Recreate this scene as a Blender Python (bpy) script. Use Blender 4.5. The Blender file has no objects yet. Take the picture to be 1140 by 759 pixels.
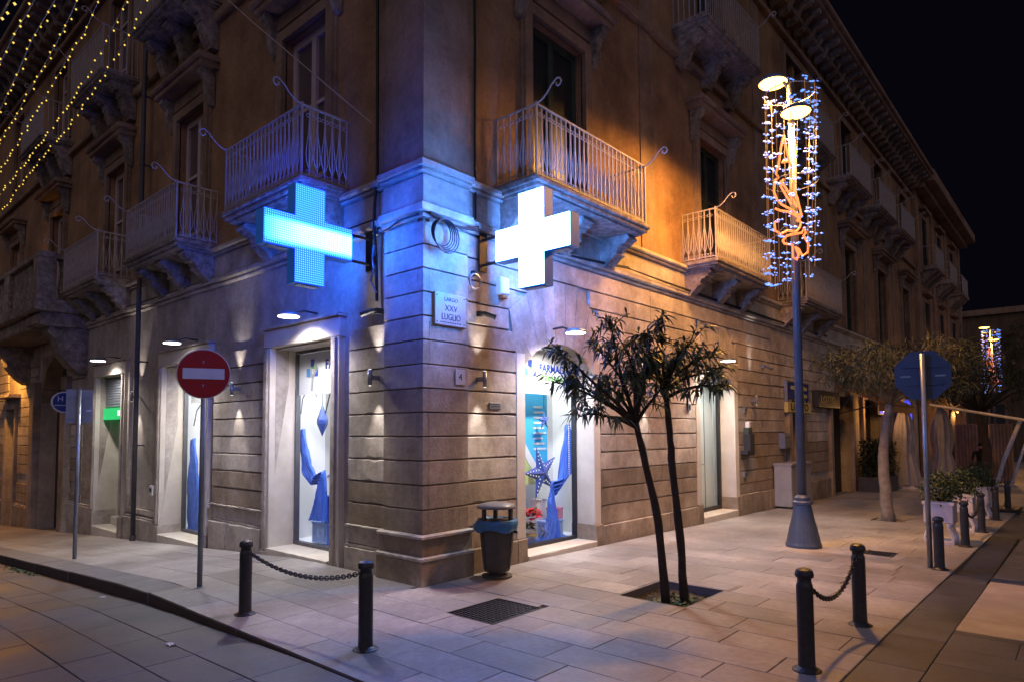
import bpy, math, random
from mathutils import Vector, Matrix
PI = math.pi
S = bpy.context.scene
COL = S.collection
rnd = random.Random(11)

# ------------------------------------------------------------------ camera
cam_d = bpy.data.cameras.new('camera'); cam = bpy.data.objects.new('camera', cam_d); COL.objects.link(cam)
cam_d.sensor_width = 36; cam_d.lens = 730.86 / 1140 * 36; cam_d.shift_y = 0.0523
cam_d.clip_start = 0.05; cam_d.clip_end = 2000
RT = Vector((0.74953384, 0.66194512, -0.00526146)); FW = Vector((-0.66071031, 0.74857772, 0.05561741)); UP = Vector((0.04075428, -0.03821083, 0.99843829))
CAMP = Vector((5.982, -5.168, 1.8))
mw = Matrix((RT, UP, -FW)).transposed().to_4x4(); mw.translation = CAMP
cam.matrix_world = mw
S.camera = cam
# ------------------------------------------------------------------ night sky, faint sky glow
W = bpy.data.worlds.new('World'); S.world = W; W.use_nodes = True
bg = W.node_tree.nodes['Background']; bg.inputs[0].default_value = (0.0017, 0.0015, 0.0034, 1); bg.inputs[1].default_value = 1.0
sun_d = bpy.data.lights.new('sun', 'SUN'); sun = bpy.data.objects.new('sun', sun_d); COL.objects.link(sun)
sun_d.energy = 0.68; sun_d.angle = math.radians(120); sun_d.color = (0.95, 0.80, 0.97)
sun.rotation_euler = (Vector((-0.62, 0.64, -0.42)).normalized()).to_track_quat('-Z', 'Y').to_euler()
S.view_settings.view_transform = 'Standard'; S.view_settings.look = 'None'; S.view_settings.exposure = 0.0; S.view_settings.gamma = 1.0
S.view_settings.use_curve_mapping = False
S.cycles.use_denoising = True
S.cycles.max_bounces = 6; S.cycles.diffuse_bounces = 3; S.cycles.glossy_bounces = 3; S.cycles.transmission_bounces = 4
S.cycles.sample_clamp_indirect = 3.0; S.cycles.caustics_reflective = False; S.cycles.caustics_refractive = False

# ------------------------------------------------------------------ materials
M = {}
def nd(t, k, **kw):
    n = t.nodes.new(k)
    for a, b in kw.items(): setattr(n, a, b)
    return n
def mat(name, c, c2=None, rough=0.8, sc=3.0, bump=0.0, bsc=30.0, metal=0.0, det=6, island=0.0, spec=0.3, streak=0.0, sheen=0):
    m = bpy.data.materials.new(name); m.use_nodes = True; t = m.node_tree
    b = t.nodes['Principled BSDF']; b.inputs['Roughness'].default_value = rough; b.inputs['Metallic'].default_value = metal
    b.inputs['Specular IOR Level'].default_value = spec
    c = tuple(c) + (1,)
    if c2 is None: c2 = tuple(v * 0.75 for v in c[:3])
    c2 = tuple(c2) + (1,)
    geo = nd(t, 'ShaderNodeNewGeometry')
    n1 = nd(t, 'ShaderNodeTexNoise'); n1.inputs['Scale'].default_value = sc; n1.inputs['Detail'].default_value = det; n1.inputs['Roughness'].default_value = 0.65
    t.links.new(geo.outputs['Position'], n1.inputs['Vector'])
    r = nd(t, 'ShaderNodeValToRGB'); r.color_ramp.elements[0].position = 0.32; r.color_ramp.elements[1].position = 0.68
    r.color_ramp.elements[0].color = c2; r.color_ramp.elements[1].color = c
    t.links.new(n1.outputs['Fac'], r.inputs['Fac'])
    out = r.outputs['Color']
    if streak:
        mp = nd(t, 'ShaderNodeMapping'); mp.inputs['Scale'].default_value = (3.5, 3.5, 0.22)
        t.links.new(geo.outputs['Position'], mp.inputs['Vector'])
        n3 = nd(t, 'ShaderNodeTexNoise'); n3.inputs['Scale'].default_value = 1.3; n3.inputs['Detail'].default_value = 5
        t.links.new(mp.outputs['Vector'], n3.inputs['Vector'])
        r3 = nd(t, 'ShaderNodeValToRGB'); r3.color_ramp.elements[0].position = 0.38; r3.color_ramp.elements[1].position = 0.6
        v = 1 - streak; r3.color_ramp.elements[0].color = (v, v * .98, v * .95, 1); r3.color_ramp.elements[1].color = (1, 1, 1, 1)
        t.links.new(n3.outputs['Fac'], r3.inputs['Fac'])
        mx = nd(t, 'ShaderNodeMixRGB', blend_type='MULTIPLY'); mx.inputs[0].default_value = 1
        t.links.new(out, mx.inputs[1]); t.links.new(r3.outputs['Color'], mx.inputs[2]); out = mx.outputs['Color']
    if island:
        oi = nd(t, 'ShaderNodeObjectInfo'); mr = nd(t, 'ShaderNodeMapRange')
        mr.inputs['To Min'].default_value = 1 - island; mr.inputs['To Max'].default_value = 1 + island * 0.6
        t.links.new(oi.outputs['Random'], mr.inputs['Value'])
        mx = nd(t, 'ShaderNodeMixRGB', blend_type='MULTIPLY'); mx.inputs[0].default_value = 1
        t.links.new(out, mx.inputs[1]); t.links.new(mr.outputs['Result'], mx.inputs[2]); out = mx.outputs['Color']
    t.links.new(out, b.inputs['Base Color'])
    if bump:
        n2 = nd(t, 'ShaderNodeTexNoise'); n2.inputs['Scale'].default_value = bsc; n2.inputs['Detail'].default_value = 8; n2.inputs['Roughness'].default_value = 0.7
        t.links.new(geo.outputs['Position'], n2.inputs['Vector'])
        bp = nd(t, 'ShaderNodeBump'); bp.inputs['Strength'].default_value = 1.0; bp.inputs['Distance'].default_value = bump
        t.links.new(n2.outputs['Fac'], bp.inputs['Height']); t.links.new(bp.outputs['Normal'], b.inputs['Normal'])
    M[name] = m
    return m
def emat(name, c, s):
    m = bpy.data.materials.new(name); m.use_nodes = True; t = m.node_tree
    b = t.nodes['Principled BSDF']; b.inputs['Base Color'].default_value = (0.02, 0.02, 0.02, 1); b.inputs['Roughness'].default_value = 0.5
    b.inputs['Emission Color'].default_value = tuple(c) + (1,); b.inputs['Emission Strength'].default_value = s
    M[name] = m
    return m
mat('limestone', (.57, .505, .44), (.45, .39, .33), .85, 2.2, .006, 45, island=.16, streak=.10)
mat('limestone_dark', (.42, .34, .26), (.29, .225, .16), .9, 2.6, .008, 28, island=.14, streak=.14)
mat('limestone_plain', (.54, .485, .43), (.43, .375, .32), .85, 1.6, .005, 40, streak=.14)
mat('jamb_stone', (.60, .54, .46), (.47, .41, .34), .85, 2.5, .004, 40)
mat('rubble_stone', (.42, .36, .30), (.24, .19, .15), .9, 5, .03, 12)
mat('ochre_plaster', (.41, .245, .135), (.28, .16, .09), .9, .9, .006, 22, streak=.10)
mat('upper_stone', (.36, .25, .175), (.25, .165, .115), .88, 1.6, .005, 30, streak=.10)
mat('carved_stone', (.46, .39, .33), (.20, .155, .125), .9, 7, .035, 13, streak=.2)
mat('iron', (.44, .40, .39), (.33, .28, .27), .6, 9, metal=0.0)
mat('dark_iron', (.030, .030, .034), (.015, .015, .017), .42, 22, .003, 50, spec=.5)
mat('galv', (.30, .32, .35), (.24, .26, .29), .38, 6, metal=.7)
mat('lamp_paint', (.085, .10, .135), (.065, .078, .105), .45, 6)
mat('cable', (.02, .02, .022), None, .6)
mat('pipe', (.075, .07, .075), (.05, .046, .05), .5, 5)
mat('window_wood', (.56, .45, .43), (.45, .36, .34), .6, 5)
mat('green_wood', (.045, .06, .045), (.03, .04, .03), .6, 6)
mat('dark_wood', (.05, .038, .03), (.03, .022, .018), .6, 6)
mat('brown_pane', (.13, .095, .09), (.10, .074, .07), .4, 1, spec=.6)
mat('dark_pane', (.014, .017, .018), (.009, .012, .013), .45, 1, spec=.6)
mat('paving', (.375, .345, .325), (.285, .26, .245), .52, 1.7, .0025, 35, island=.22, spec=.45)
def spots(name, dark, th=.055, sc=2.6, rmin=.34, rmax=.72):
    t = M[name].node_tree; b = t.nodes['Principled BSDF']; l = b.inputs['Base Color'].links[0]; src = l.from_socket
    geo = nd(t, 'ShaderNodeNewGeometry')
    vo = nd(t, 'ShaderNodeTexVoronoi'); vo.inputs['Scale'].default_value = sc; t.links.new(geo.outputs['Position'], vo.inputs['Vector'])
    lt = nd(t, 'ShaderNodeMapRange'); lt.inputs['From Min'].default_value = th; lt.inputs['From Max'].default_value = th * .6; t.links.new(vo.outputs['Distance'], lt.inputs['Value'])
    n5 = nd(t, 'ShaderNodeTexNoise'); n5.inputs['Scale'].default_value = .55; n5.inputs['Detail'].default_value = 9; n5.inputs['Roughness'].default_value = .72; t.links.new(geo.outputs['Position'], n5.inputs['Vector'])
    r5 = nd(t, 'ShaderNodeValToRGB'); r5.color_ramp.elements[0].position = .36; r5.color_ramp.elements[1].position = .60; r5.color_ramp.elements[0].color = (.56, .54, .53, 1); r5.color_ramp.elements[1].color = (1.06, 1.06, 1.06, 1); t.links.new(n5.outputs['Fac'], r5.inputs['Fac'])
    m1 = nd(t, 'ShaderNodeMixRGB', blend_type='MULTIPLY'); m1.inputs[0].default_value = 1; t.links.new(src, m1.inputs[1]); t.links.new(r5.outputs['Color'], m1.inputs[2])
    n6 = nd(t, 'ShaderNodeTexNoise'); n6.inputs['Scale'].default_value = 14; n6.inputs['Detail'].default_value = 6; n6.inputs['Roughness'].default_value = .7; t.links.new(geo.outputs['Position'], n6.inputs['Vector'])
    r6 = nd(t, 'ShaderNodeMapRange'); r6.inputs['From Min'].default_value = .3; r6.inputs['From Max'].default_value = .7; r6.inputs['To Min'].default_value = .80; r6.inputs['To Max'].default_value = 1.12; t.links.new(n6.outputs['Fac'], r6.inputs['Value'])
    m3 = nd(t, 'ShaderNodeMixRGB', blend_type='MULTIPLY'); m3.inputs[0].default_value = 1; t.links.new(m1.outputs[0], m3.inputs[1]); t.links.new(r6.outputs['Result'], m3.inputs[2])
    m2 = nd(t, 'ShaderNodeMixRGB'); t.links.new(lt.outputs['Result'], m2.inputs[0]); t.links.new(m3.outputs[0], m2.inputs[1]); m2.inputs[2].default_value = dark + (1,)
    t.links.new(m2.outputs[0], b.inputs['Base Color'])
    rr = nd(t, 'ShaderNodeMapRange'); rr.inputs['From Min'].default_value = .3; rr.inputs['From Max'].default_value = .7; rr.inputs['To Min'].default_value = rmin; rr.inputs['To Max'].default_value = rmax; t.links.new(n5.outputs['Fac'], rr.inputs['Value']); t.links.new(rr.outputs['Result'], b.inputs['Roughness'])
spots('paving', (.10, .095, .095))
mat('paving_base', (.25, .23, .22), (.17, .155, .15), .9, 5)
mat('kerb_stone', (.20, .195, .205), (.14, .135, .14), .6, 3, .004, 40, island=.15)
mat('kerb_side', (.10, .075, .065), (.06, .045, .04), .85, 4, .01, 25)
mat('lava_paving', (.095, .098, .118), (.066, .068, .082), .5, 1.4, .003, 30, island=.2, spec=.45)
spots('lava_paving', (.05, .05, .052), .05, 2.2, .38, .7)
mat('asphalt', (.085, .083, .088), (.055, .053, .056), .85, 1.2, .004, 90)
mat('pale_paving', (.42, .36, .31), (.31, .26, .22), .6, 2.5, .003, 40, island=.1)
mat('soil', (.075, .055, .038), (.035, .026, .018), .95, 12, .03, 25)
mat('bark', (.055, .040, .032), (.03, .022, .017), .9, 14, .008, 40)
mat('pale_bark', (.27, .23, .19), (.13, .105, .085), .9, 8, .01, 30)
mat('oleander_leaf', (.095, .130, .075), (.045, .066, .036), .5, 5, spec=.4)
mat('needle', (.085, .092, .055), (.045, .05, .03), .7, 3)
mat('shrub_leaf', (.09, .12, .055), (.045, .065, .03), .6, 4)
mat('dark_leaf', (.035, .045, .022), (.02, .026, .013), .7, 3)
mat('red_petal', (.80, .03, .045), (.6, .015, .025), .6, 9)
mat('sign_red', (.36, .012, .016), (.30, .010, .014), .45, 6)
mat('sign_white', (.62, .62, .66), (.55, .55, .58), .45, 6)
mat('sign_back', (.30, .31, .27), (.22, .235, .2), .5, 5)
mat('stop_back', (.05, .068, .105), (.034, .048, .078), .5, 6)
mat('sign_blue', (.012, .035, .22), (.008, .025, .16), .4, 5)
mat('sign_yellow', (.55, .47, .18), (.45, .38, .14), .5, 5)
mat('ink', (.01, .01, .012), None, .6)
mat('dark_ink', (.05, .05, .07), None, .6)
mat('marble_plate', (.44, .42, .41), (.35, .33, .32), .4, 5, spec=.5)
mat('bin_grey', (.085, .08, .078), (.05, .047, .045), .55, 5, .002, 40)
mat('bin_lid', (.17, .17, .19), (.11, .11, .125), .4, 7)
mat('bag_blue', (.02, .14, .36), (.012, .09, .25), .35, 8, .012, 22, spec=.6)
mat('white_paint', (.72, .70, .68), (.64, .62, .60), .6, 2)
mat('display_white', (.80, .80, .79), (.76, .76, .75), .7, 1)
mat('door_white', (.62, .70, .68), (.56, .64, .62), .35, 2)
mat('frame_grey', (.14, .14, .155), (.11, .11, .12), .4, 5, metal=.4)
mat('frame_dark', (.035, .035, .04), None, .4, 5)
mat('shutter_grey', (.30, .33, .38), (.24, .265, .30), .4, 5, metal=.5)
mat('cloth_blue', (.09, .22, .82), (.05, .14, .62), .75, 6, .01, 30)
mat('cloth_pale_blue', (.33, .47, .80), (.24, .36, .68), .8, 6)
mat('poster_teal', (.08, .48, .76), (.05, .40, .70), .6, .9)
mat('poster_green', (.45, .60, .25), (.40, .55, .22), .6, .9)
mat('poster_white', (.78, .82, .82), None, .6, .9)
mat('letter_blue', (.05, .10, .55), None, .5)
mat('letter_light_blue', (.12, .35, .70), None, .5)
mat('letter_green', (.25, .60, .16), None, .5)
mat('star_blue', (.05, .10, .38), (.03, .06, .26), .35, 9, spec=.6)
mat('star_pale', (.30, .42, .75), None, .35, 9, spec=.6)
mat('box_white', (.72, .70, .70), None, .7, 5)
mat('box_pink', (.62, .30, .40), (.50, .16, .25), .6, 18)
mat('gold', (.55, .40, .10), None, .4, 8, metal=.5)
mat('awning', (.30, .13, .05), (.22, .095, .04), .8, 4)
mat('canvas', (.30, .27, .26), (.20, .18, .17), .85, 3, .02, 9)
mat('pole_white', (.50, .46, .44), None, .5, 6)
mat('planter_white', (.62, .57, .57), (.52, .47, .47), .7, 5)
mat('cabinet_grey', (.30, .29, .31), (.24, .23, .245), .55, 4, .002, 30)
mat('person_dark', (.015, .014, .016), None, .8)
mat('skin', (.35, .20, .14), None, .6)
mat('far_wall', (.17, .115, .07), (.12, .085, .05), .9, .6, streak=.3)
mat('litter_white', (.6, .62, .66), None, .7)
# LED faces of the two pharmacy crosses: small diodes on a dark board
def led(name, base, bar, axis, lo, hi):
    m = bpy.data.materials.new(name); m.use_nodes = True; t = m.node_tree
    b = t.nodes['Principled BSDF']; b.inputs['Base Color'].default_value = (.01, .02, .05, 1); b.inputs['Roughness'].default_value = .4
    geo = nd(t, 'ShaderNodeNewGeometry'); sp = nd(t, 'ShaderNodeSeparateXYZ'); t.links.new(geo.outputs['Position'], sp.inputs[0])
    def dots(o):
        a = nd(t, 'ShaderNodeMath', operation='MULTIPLY'); a.inputs[1].default_value = 2 * PI / 0.0268; t.links.new(o, a.inputs[0])
        s_ = nd(t, 'ShaderNodeMath', operation='SINE'); t.links.new(a.outputs[0], s_.inputs[0])
        q = nd(t, 'ShaderNodeMath', operation='MULTIPLY_ADD'); q.inputs[1].default_value = .5; q.inputs[2].default_value = .5; t.links.new(s_.outputs[0], q.inputs[0])
        return q.outputs[0]
    mu = nd(t, 'ShaderNodeMath', operation='MULTIPLY'); t.links.new(dots(sp.outputs[axis]), mu.inputs[0]); t.links.new(dots(sp.outputs['Z']), mu.inputs[1])
    ad = nd(t, 'ShaderNodeMath', operation='MULTIPLY_ADD'); ad.inputs[1].default_value = 2.2; ad.inputs[2].default_value = .35; t.links.new(mu.outputs[0], ad.inputs[0])
    # the lit message bar between two heights
    g1 = nd(t, 'ShaderNodeMapRange', interpolation_type='SMOOTHSTEP'); g1.inputs['From Min'].default_value = lo - .05; g1.inputs['From Max'].default_value = lo + .03
    g2 = nd(t, 'ShaderNodeMapRange', interpolation_type='SMOOTHSTEP'); g2.inputs['From Min'].default_value = hi + .03; g2.inputs['From Max'].default_value = hi - .05
    t.links.new(sp.outputs['Z'], g1.inputs['Value']); t.links.new(sp.outputs['Z'], g2.inputs['Value'])
    gm = nd(t, 'ShaderNodeMath', operation='MULTIPLY'); t.links.new(g1.outputs[0], gm.inputs[0]); t.links.new(g2.outputs[0], gm.inputs[1])
    if axis == 'Y':
        g3 = nd(t, 'ShaderNodeMapRange', interpolation_type='SMOOTHSTEP'); g3.inputs['From Min'].default_value = -1.55; g3.inputs['From Max'].default_value = -.95; t.links.new(sp.outputs['Y'], g3.inputs['Value'])
        g4 = nd(t, 'ShaderNodeMath', operation='MULTIPLY'); t.links.new(gm.outputs[0], g4.inputs[0]); t.links.new(g3.outputs[0], g4.inputs[1]); gm = g4
    mx = nd(t, 'ShaderNodeMixRGB'); t.links.new(gm.outputs[0], mx.inputs[0]); mx.inputs[1].default_value = base + (1,); mx.inputs[2].default_value = bar + (1,)
    t.links.new(mx.outputs[0], b.inputs['Emission Color']); t.links.new(ad.outputs[0], b.inputs['Emission Strength'])
    M[name] = m
led('led_blue', (.09, .60, 42.0), (1.15, 15.0, 68.0), 'Y', 4.05, 4.30)
led('led_white', (7., 25., 100.), (7., 25., 100.), 'X', 3.0, 6.0)
emat('lamp_orange', (1.0, .45, .07), 13)
m_ = emat('cross_case', (.01, .07, .30), .45)
m_.node_tree.nodes['Principled BSDF'].inputs['Base Color'].default_value = (.03, .08, .2, 1)
emat('lamp_white', (1.0, .97, .92), 9)
emat('sconce_lens', (1.0, .95, .9), 2)
emat('bulb_yellow', (1.0, .66, .09), 1.4)
emat('led_ice', (.10, .27, 1.0), 2.2)
emat('rope_orange', (1.0, .19, .045), 2.3)
emat('cord_orange', (1.0, .36, .06), .35)
emat('sign_green', (.0, .62, .16), 1.0)
emat('sign_lit_white', (.9, 1.0, .95), 1.1)
emat('blue_glow', (.01, .05, 1.0), 1.3)
def glassmat():
    m = bpy.data.materials.new('shop_glass'); m.use_nodes = True; t = m.node_tree
    t.nodes.remove(t.nodes['Principled BSDF']); o = t.nodes['Material Output']
    tr = nd(t, 'ShaderNodeBsdfTransparent'); tr.inputs[0].default_value = (.95, .97, .98, 1); gl = nd(t, 'ShaderNodeBsdfGlossy'); gl.inputs['Roughness'].default_value = .03
    lw = nd(t, 'ShaderNodeLayerWeight'); lw.inputs[0].default_value = .5; pw = nd(t, 'ShaderNodeMath', operation='POWER'); pw.inputs[1].default_value = 4.0
    fr = nd(t, 'ShaderNodeMath', operation='MULTIPLY_ADD'); fr.inputs[1].default_value = .5; fr.inputs[2].default_value = .03; mx = nd(t, 'ShaderNodeMixShader')
    t.links.new(lw.outputs['Facing'], pw.inputs[0]); t.links.new(pw.outputs[0], fr.inputs[0])
    t.links.new(fr.outputs[0], mx.inputs[0]); t.links.new(tr.outputs[0], mx.inputs[1]); t.links.new(gl.outputs[0], mx.inputs[2]); t.links.new(mx.outputs[0], o.inputs[0])
    M['shop_glass'] = m
glassmat()
for n_ in ('limestone', 'limestone_dark', 'limestone_plain', 'ochre_plaster', 'upper_stone', 'carved_stone'): spots(n_, tuple(v * .55 for v in (.42, .36, .30)) if 'lime' in n_ else (.15, .10, .075), .02, 1.6, .8, .95)

# ------------------------------------------------------------------ mesh helpers
FL = lambda u, n, z: (-u, -n, z)      # street front of the corner house running along -X
FR = lambda u, n, z: (n, u, z)        # front running along +Y
ID = lambda x, y, z: (x, y, z)
class MB:
    def __init__(s): s.v = []; s.f = []
    def add(s, vs, fs):
        k = len(s.v); s.v += [tuple(v) for v in vs]; s.f += [tuple(i + k for i in f) for f in fs]; return s
    def box(s, F, a0, a1, b0, b1, c0, c1):
        vs = [F(a, b, c) for c in (c0, c1) for b in (b0, b1) for a in (a0, a1)]
        return s.add(vs, [(0, 1, 3, 2), (4, 6, 7, 5), (0, 4, 5, 1), (2, 3, 7, 6), (0, 2, 6, 4), (1, 5, 7, 3)])
    def block(s, F, u0, u1, n0, n1, z0, z1, ch):
        nm = n1 - ch
        vs = [F(*p) for p in ((u0, n0, z0), (u1, n0, z0), (u1, n0, z1), (u0, n0, z1), (u0, nm, z0), (u1, nm, z0), (u1, nm, z1), (u0, nm, z1),
              (u0 + ch, n1, z0 + ch), (u1 - ch, n1, z0 + ch), (u1 - ch, n1, z1 - ch), (u0 + ch, n1, z1 - ch))]
        fs = [(3, 2, 1, 0), (8, 9, 10, 11)]
        for i in range(4):
            j = (i + 1) % 4; fs += [(i, j, j + 4, i + 4), (i + 4, j + 4, j + 8, i + 8)]
        return s.add(vs, fs)
    def worn(s, F, u0, u1, n0, n1, z0, z1, ch):
        k = max(2, int((u1 - u0) / .11)); nm = n1 - ch; W = lambda a: rnd.uniform(-a, a); rows = []
        us = [u0 + (u1 - u0) * i / k for i in range(k + 1)]
        ui = [u0 + ch + (u1 - u0 - 2 * ch) * i / k for i in range(k + 1)]
        def bite(): return ch * rnd.uniform(.3, 1.1) + (rnd.uniform(.008, .03) if rnd.random() < .05 else 0)
        lo = [(us[i], n0, z0) for i in range(k + 1)]; lm = [(us[i], nm + W(.003), z0 + abs(W(.003))) for i in range(k + 1)]
        lf = [(ui[i], n1 + W(.0018), z0 + bite()) for i in range(k + 1)]; md = [(ui[i], n1 + W(.0025), (z0 + z1) / 2 + W(.03)) for i in range(k + 1)]
        hf = [(ui[i], n1 + W(.0018), z1 - bite()) for i in range(k + 1)]
        hm = [(us[i], nm + W(.003), z1 - abs(W(.003))) for i in range(k + 1)]; ho = [(us[i], n0, z1) for i in range(k + 1)]
        vs = []
        for r in (lo, lm, lf, md, hf, hm, ho): vs += [F(*p) for p in r]
        K = k + 1; fs = [(r * K + i, r * K + i + 1, (r + 1) * K + i + 1, (r + 1) * K + i) for r in range(6) for i in range(k)]
        fs += [tuple(r * K for r in range(7)), tuple(r * K + k for r in range(6, -1, -1)), ]
        return s.add(vs, fs)
    def prism(s, pts, ext):
        """pts: 3D outline; ext: offset vector"""
        n = len(pts); e = Vector(ext); vs = [Vector(p) for p in pts]; vs += [v + e for v in vs]
        fs = [tuple(range(n)), tuple(range(2 * n - 1, n - 1, -1))] + [(i, (i + 1) % n, (i + 1) % n + n, i + n) for i in range(n)]
        return s.add(vs, fs)
    def tube(s, path, r, k=6, caps=True):
        path = [Vector(p) for p in path]; n = len(path)
        rs = r if isinstance(r, (list, tuple)) else [r] * n
        up = None; base = len(s.v)
        for i, p in enumerate(path):
            d = (path[min(i + 1, n - 1)] - path[max(i - 1, 0)])
            if d.length < 1e-9: d = Vector((0, 0, 1))
            d.normalize()
            if up is None: up = d.orthogonal().normalized()
            else:
                up = up - d * up.dot(d)
                if up.length < 1e-6: up = d.orthogonal()
                up.normalize()
            w = d.cross(up)
            for j in range(k):
                a = 2 * PI * j / k; s.v.append(tuple(p + (up * math.cos(a) + w * math.sin(a)) * rs[i]))
        for i in range(n - 1):
            for j in range(k):
                q = (j + 1) % k; s.f.append((base + i * k + j, base + i * k + q, base + (i + 1) * k + q, base + (i + 1) * k + j))
        if caps: s.f.append(tuple(base + j for j in range(k - 1, -1, -1))); s.f.append(tuple(base + (n - 1) * k + j for j in range(k)))
        return s
    def lathe(s, c, prof, k=20, sq=1.0):
        c = Vector(c); base = len(s.v)
        for r, z in prof:
            for j in range(k):
                a = 2 * PI * j / k; s.v.append((c.x + r * math.cos(a), c.y + r * math.sin(a) * sq, c.z + z))
        for i in range(len(prof) - 1):
            for j in range(k):
                q = (j + 1) % k; s.f.append((base + i * k + j, base + i * k + q, base + (i + 1) * k + q, base + (i + 1) * k + j))
        s.f.append(tuple(base + j for j in range(k - 1, -1, -1))); s.f.append(tuple(base + (len(prof) - 1) * k + j for j in range(k)))
        return s
    def mesh(s, name, m, smooth=False):
        me = bpy.data.meshes.new(name); me.from_pydata(s.v, [], s.f); me.validate()
        import bmesh
        b = bmesh.new(); b.from_mesh(me); bmesh.ops.recalc_face_normals(b, faces=b.faces); b.to_mesh(me); b.free()
        if smooth:
            for p in me.polygons: p.use_smooth = True
        if m: me.materials.append(M[m])
        return me
    def build(s, name, m, parent=None, smooth=False, kind=None):
        return put(name, s.mesh(name, m, smooth), parent, kind)
def put(name, me, parent=None, kind=None, loc=None, rot=None):
    o = bpy.data.objects.new(name, me); COL.objects.link(o)
    if loc: o.location = loc
    if rot: o.rotation_euler = rot
    if parent: adopt(o, parent)
    if kind: o['kind'] = kind
    return o
def root_of(o):
    t = Vector((0, 0, 0))
    while o: t += o.location; o = o.parent
    return t
BASE = {}
def adopt(o, parent):
    o.parent = parent
    o.matrix_parent_inverse = Matrix.Translation(-BASE.get(parent.name, Vector((0, 0, 0))))
def tag(o, label, cat, group=None, kind=None):
    if label: o['label'] = label
    if cat: o['category'] = cat
    if group: o['group'] = group
    if kind: o['kind'] = kind
    return o
def thing(name, loc, label, cat, group=None):
    o = bpy.data.objects.new(name, None); COL.objects.link(o); o.location = loc; o.empty_display_size = .2
    BASE[o.name] = Vector(loc)
    return tag(o, label, cat, group)
def light(name, kind, loc, parent, energy, color, aim=None, size=None, cone=None, blend=None, r=None):
    d = bpy.data.lights.new(name, kind); d.energy = energy; d.color = color
    if cone: d.spot_size = math.radians(cone); d.spot_blend = blend if blend is not None else .5
    if size: d.shape = 'DISK'; d.size = size
    if r is not None: d.shadow_soft_size = r
    o = bpy.data.objects.new(name, d); COL.objects.link(o); o.location = loc
    if aim is not None: o.rotation_euler = Vector(aim).normalized().to_track_quat('-Z', 'Y').to_euler()
    adopt(o, parent)
    return o
def textmesh(s, size, depth=.002, align='CENTER', bold=0.0):
    c = bpy.data.curves.new('t', 'FONT'); c.body = s; c.size = size; c.extrude = depth; c.align_x = align; c.align_y = 'CENTER'; c.offset = bold; c.resolution_u = 3
    o = bpy.data.objects.new('t', c); COL.objects.link(o)
    dg = bpy.context.evaluated_depsgraph_get(); me = bpy.data.meshes.new_from_object(o.evaluated_get(dg))
    bpy.data.objects.remove(o); bpy.data.curves.remove(c)
    return me
def text(s, size, m, origin, right, up, parent, name='lettering', bold=0.0, sx=1.0):
    me = textmesh(s, size, bold=bold); R_, U_ = Vector(right).normalized(), Vector(up).normalized(); N_ = R_.cross(U_)
    mt = Matrix((R_ * sx, U_, N_)).transposed().to_4x4(); mt.translation = Vector(origin)
    me.transform(mt); me.materials.clear(); me.materials.append(M[m])
    return put(name, me, parent)
def arc(c, r, a0, a1, n, A, B):
    c = Vector(c); A = Vector(A); B = Vector(B)
    return [c + A * (r * math.cos(a0 + (a1 - a0) * i / n)) + B * (r * math.sin(a0 + (a1 - a0) * i / n)) for i in range(n + 1)]
def lerp(a, b, t): return a + (b - a) * t
def gz(x, y): return -.063 * max(0, min(-x, 40) - 2.5) - .014 * max(0, min(y, 60) - 2)
def kh(x): return .14 if x < -3 else (.012 if x > 1.5 else lerp(.14, .012, (x + 3) / 4.5))
def rz(x, y): return gz(x, y) - (kh(x) if x < 4.6 else .012)

# ================================================================== GROUND
def sheet(name, xs, ys, zf, m):
    b = MB(); nx = len(xs)
    for y in ys:
        for x in xs: b.v.append((x, y, zf(x, y)))
    for j in range(len(ys) - 1):
        for i in range(nx - 1): b.f.append((j * nx + i, j * nx + i + 1, (j + 1) * nx + i + 1, (j + 1) * nx + i))
    return b.build(name, m)
gxs = [-600, -120, -60, -42.5] + [-40 + 1.25 * i for i in range(31)] + [-2.5, -1, 0, 1.5, 3, 4.55, 4.65, 6, 9, 14, 40, 120, 600]
gys = [-600, -120, -40, -20, -10, -7, -6, -5, -4, -3, -2.4, -1, 0, 1, 2, 4, 6, 8, 12, 16, 20, 30, 40, 50, 60, 100, 200, 700]
o = sheet('ground', gxs, gys, lambda x, y: rz(x, y) - .22, 'asphalt'); tag(o, None, None, kind='structure')
# sidewalk bed (L round the house) and kerb
bed = MB()
XL = [-40, -30, -22, -16, -12, -9, -6, -4, -2.5, -1, 0]
for a, b_ in zip(XL[:-1], XL[1:]):
    bed.add([(a, -1.85, gz(a, 0) - .032), (b_, -1.85, gz(b_, 0) - .032), (b_, .5, gz(b_, 0) - .032), (a, .5, gz(a, 0) - .032)], [(0, 1, 2, 3)])
YL = [-1.85, 0, 1.08, 2.08, 8, 16, 30, 60]
for a, b_ in zip(YL[:-1], YL[1:]):
    xa = -.5 if a >= 0 else 0
    for p, q in (((xa, 1.98), (2.82, 4.55)) if a == 1.08 else ((xa, 4.55),)):
        bed.add([(p, a, gz(0, a) - .032), (q, a, gz(0, a) - .032), (q, b_, gz(0, b_) - .032), (p, b_, gz(0, b_) - .032)], [(0, 1, 2, 3)])
sidewalk = tag(bed.build('sidewalk', 'paving_base'), None, None, kind='structure')
road = MB()
for a, b_ in zip([-40, -20, -10, -5, -3, -1, 1.5, 4.6], [-20, -10, -5, -3, -1, 1.5, 4.6, 9]):
    e = 1e-4
    for y0, y1 in ((-9, -2.25),):
        road.add([(a, y0, rz(a + e, y0) - .035), (b_, y0, rz(b_ - e, y0) - .035), (b_, y1, rz(b_ - e, y1) - .035), (a, y1, rz(a + e, y1) - .035)], [(0, 1, 2, 3)])
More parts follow.
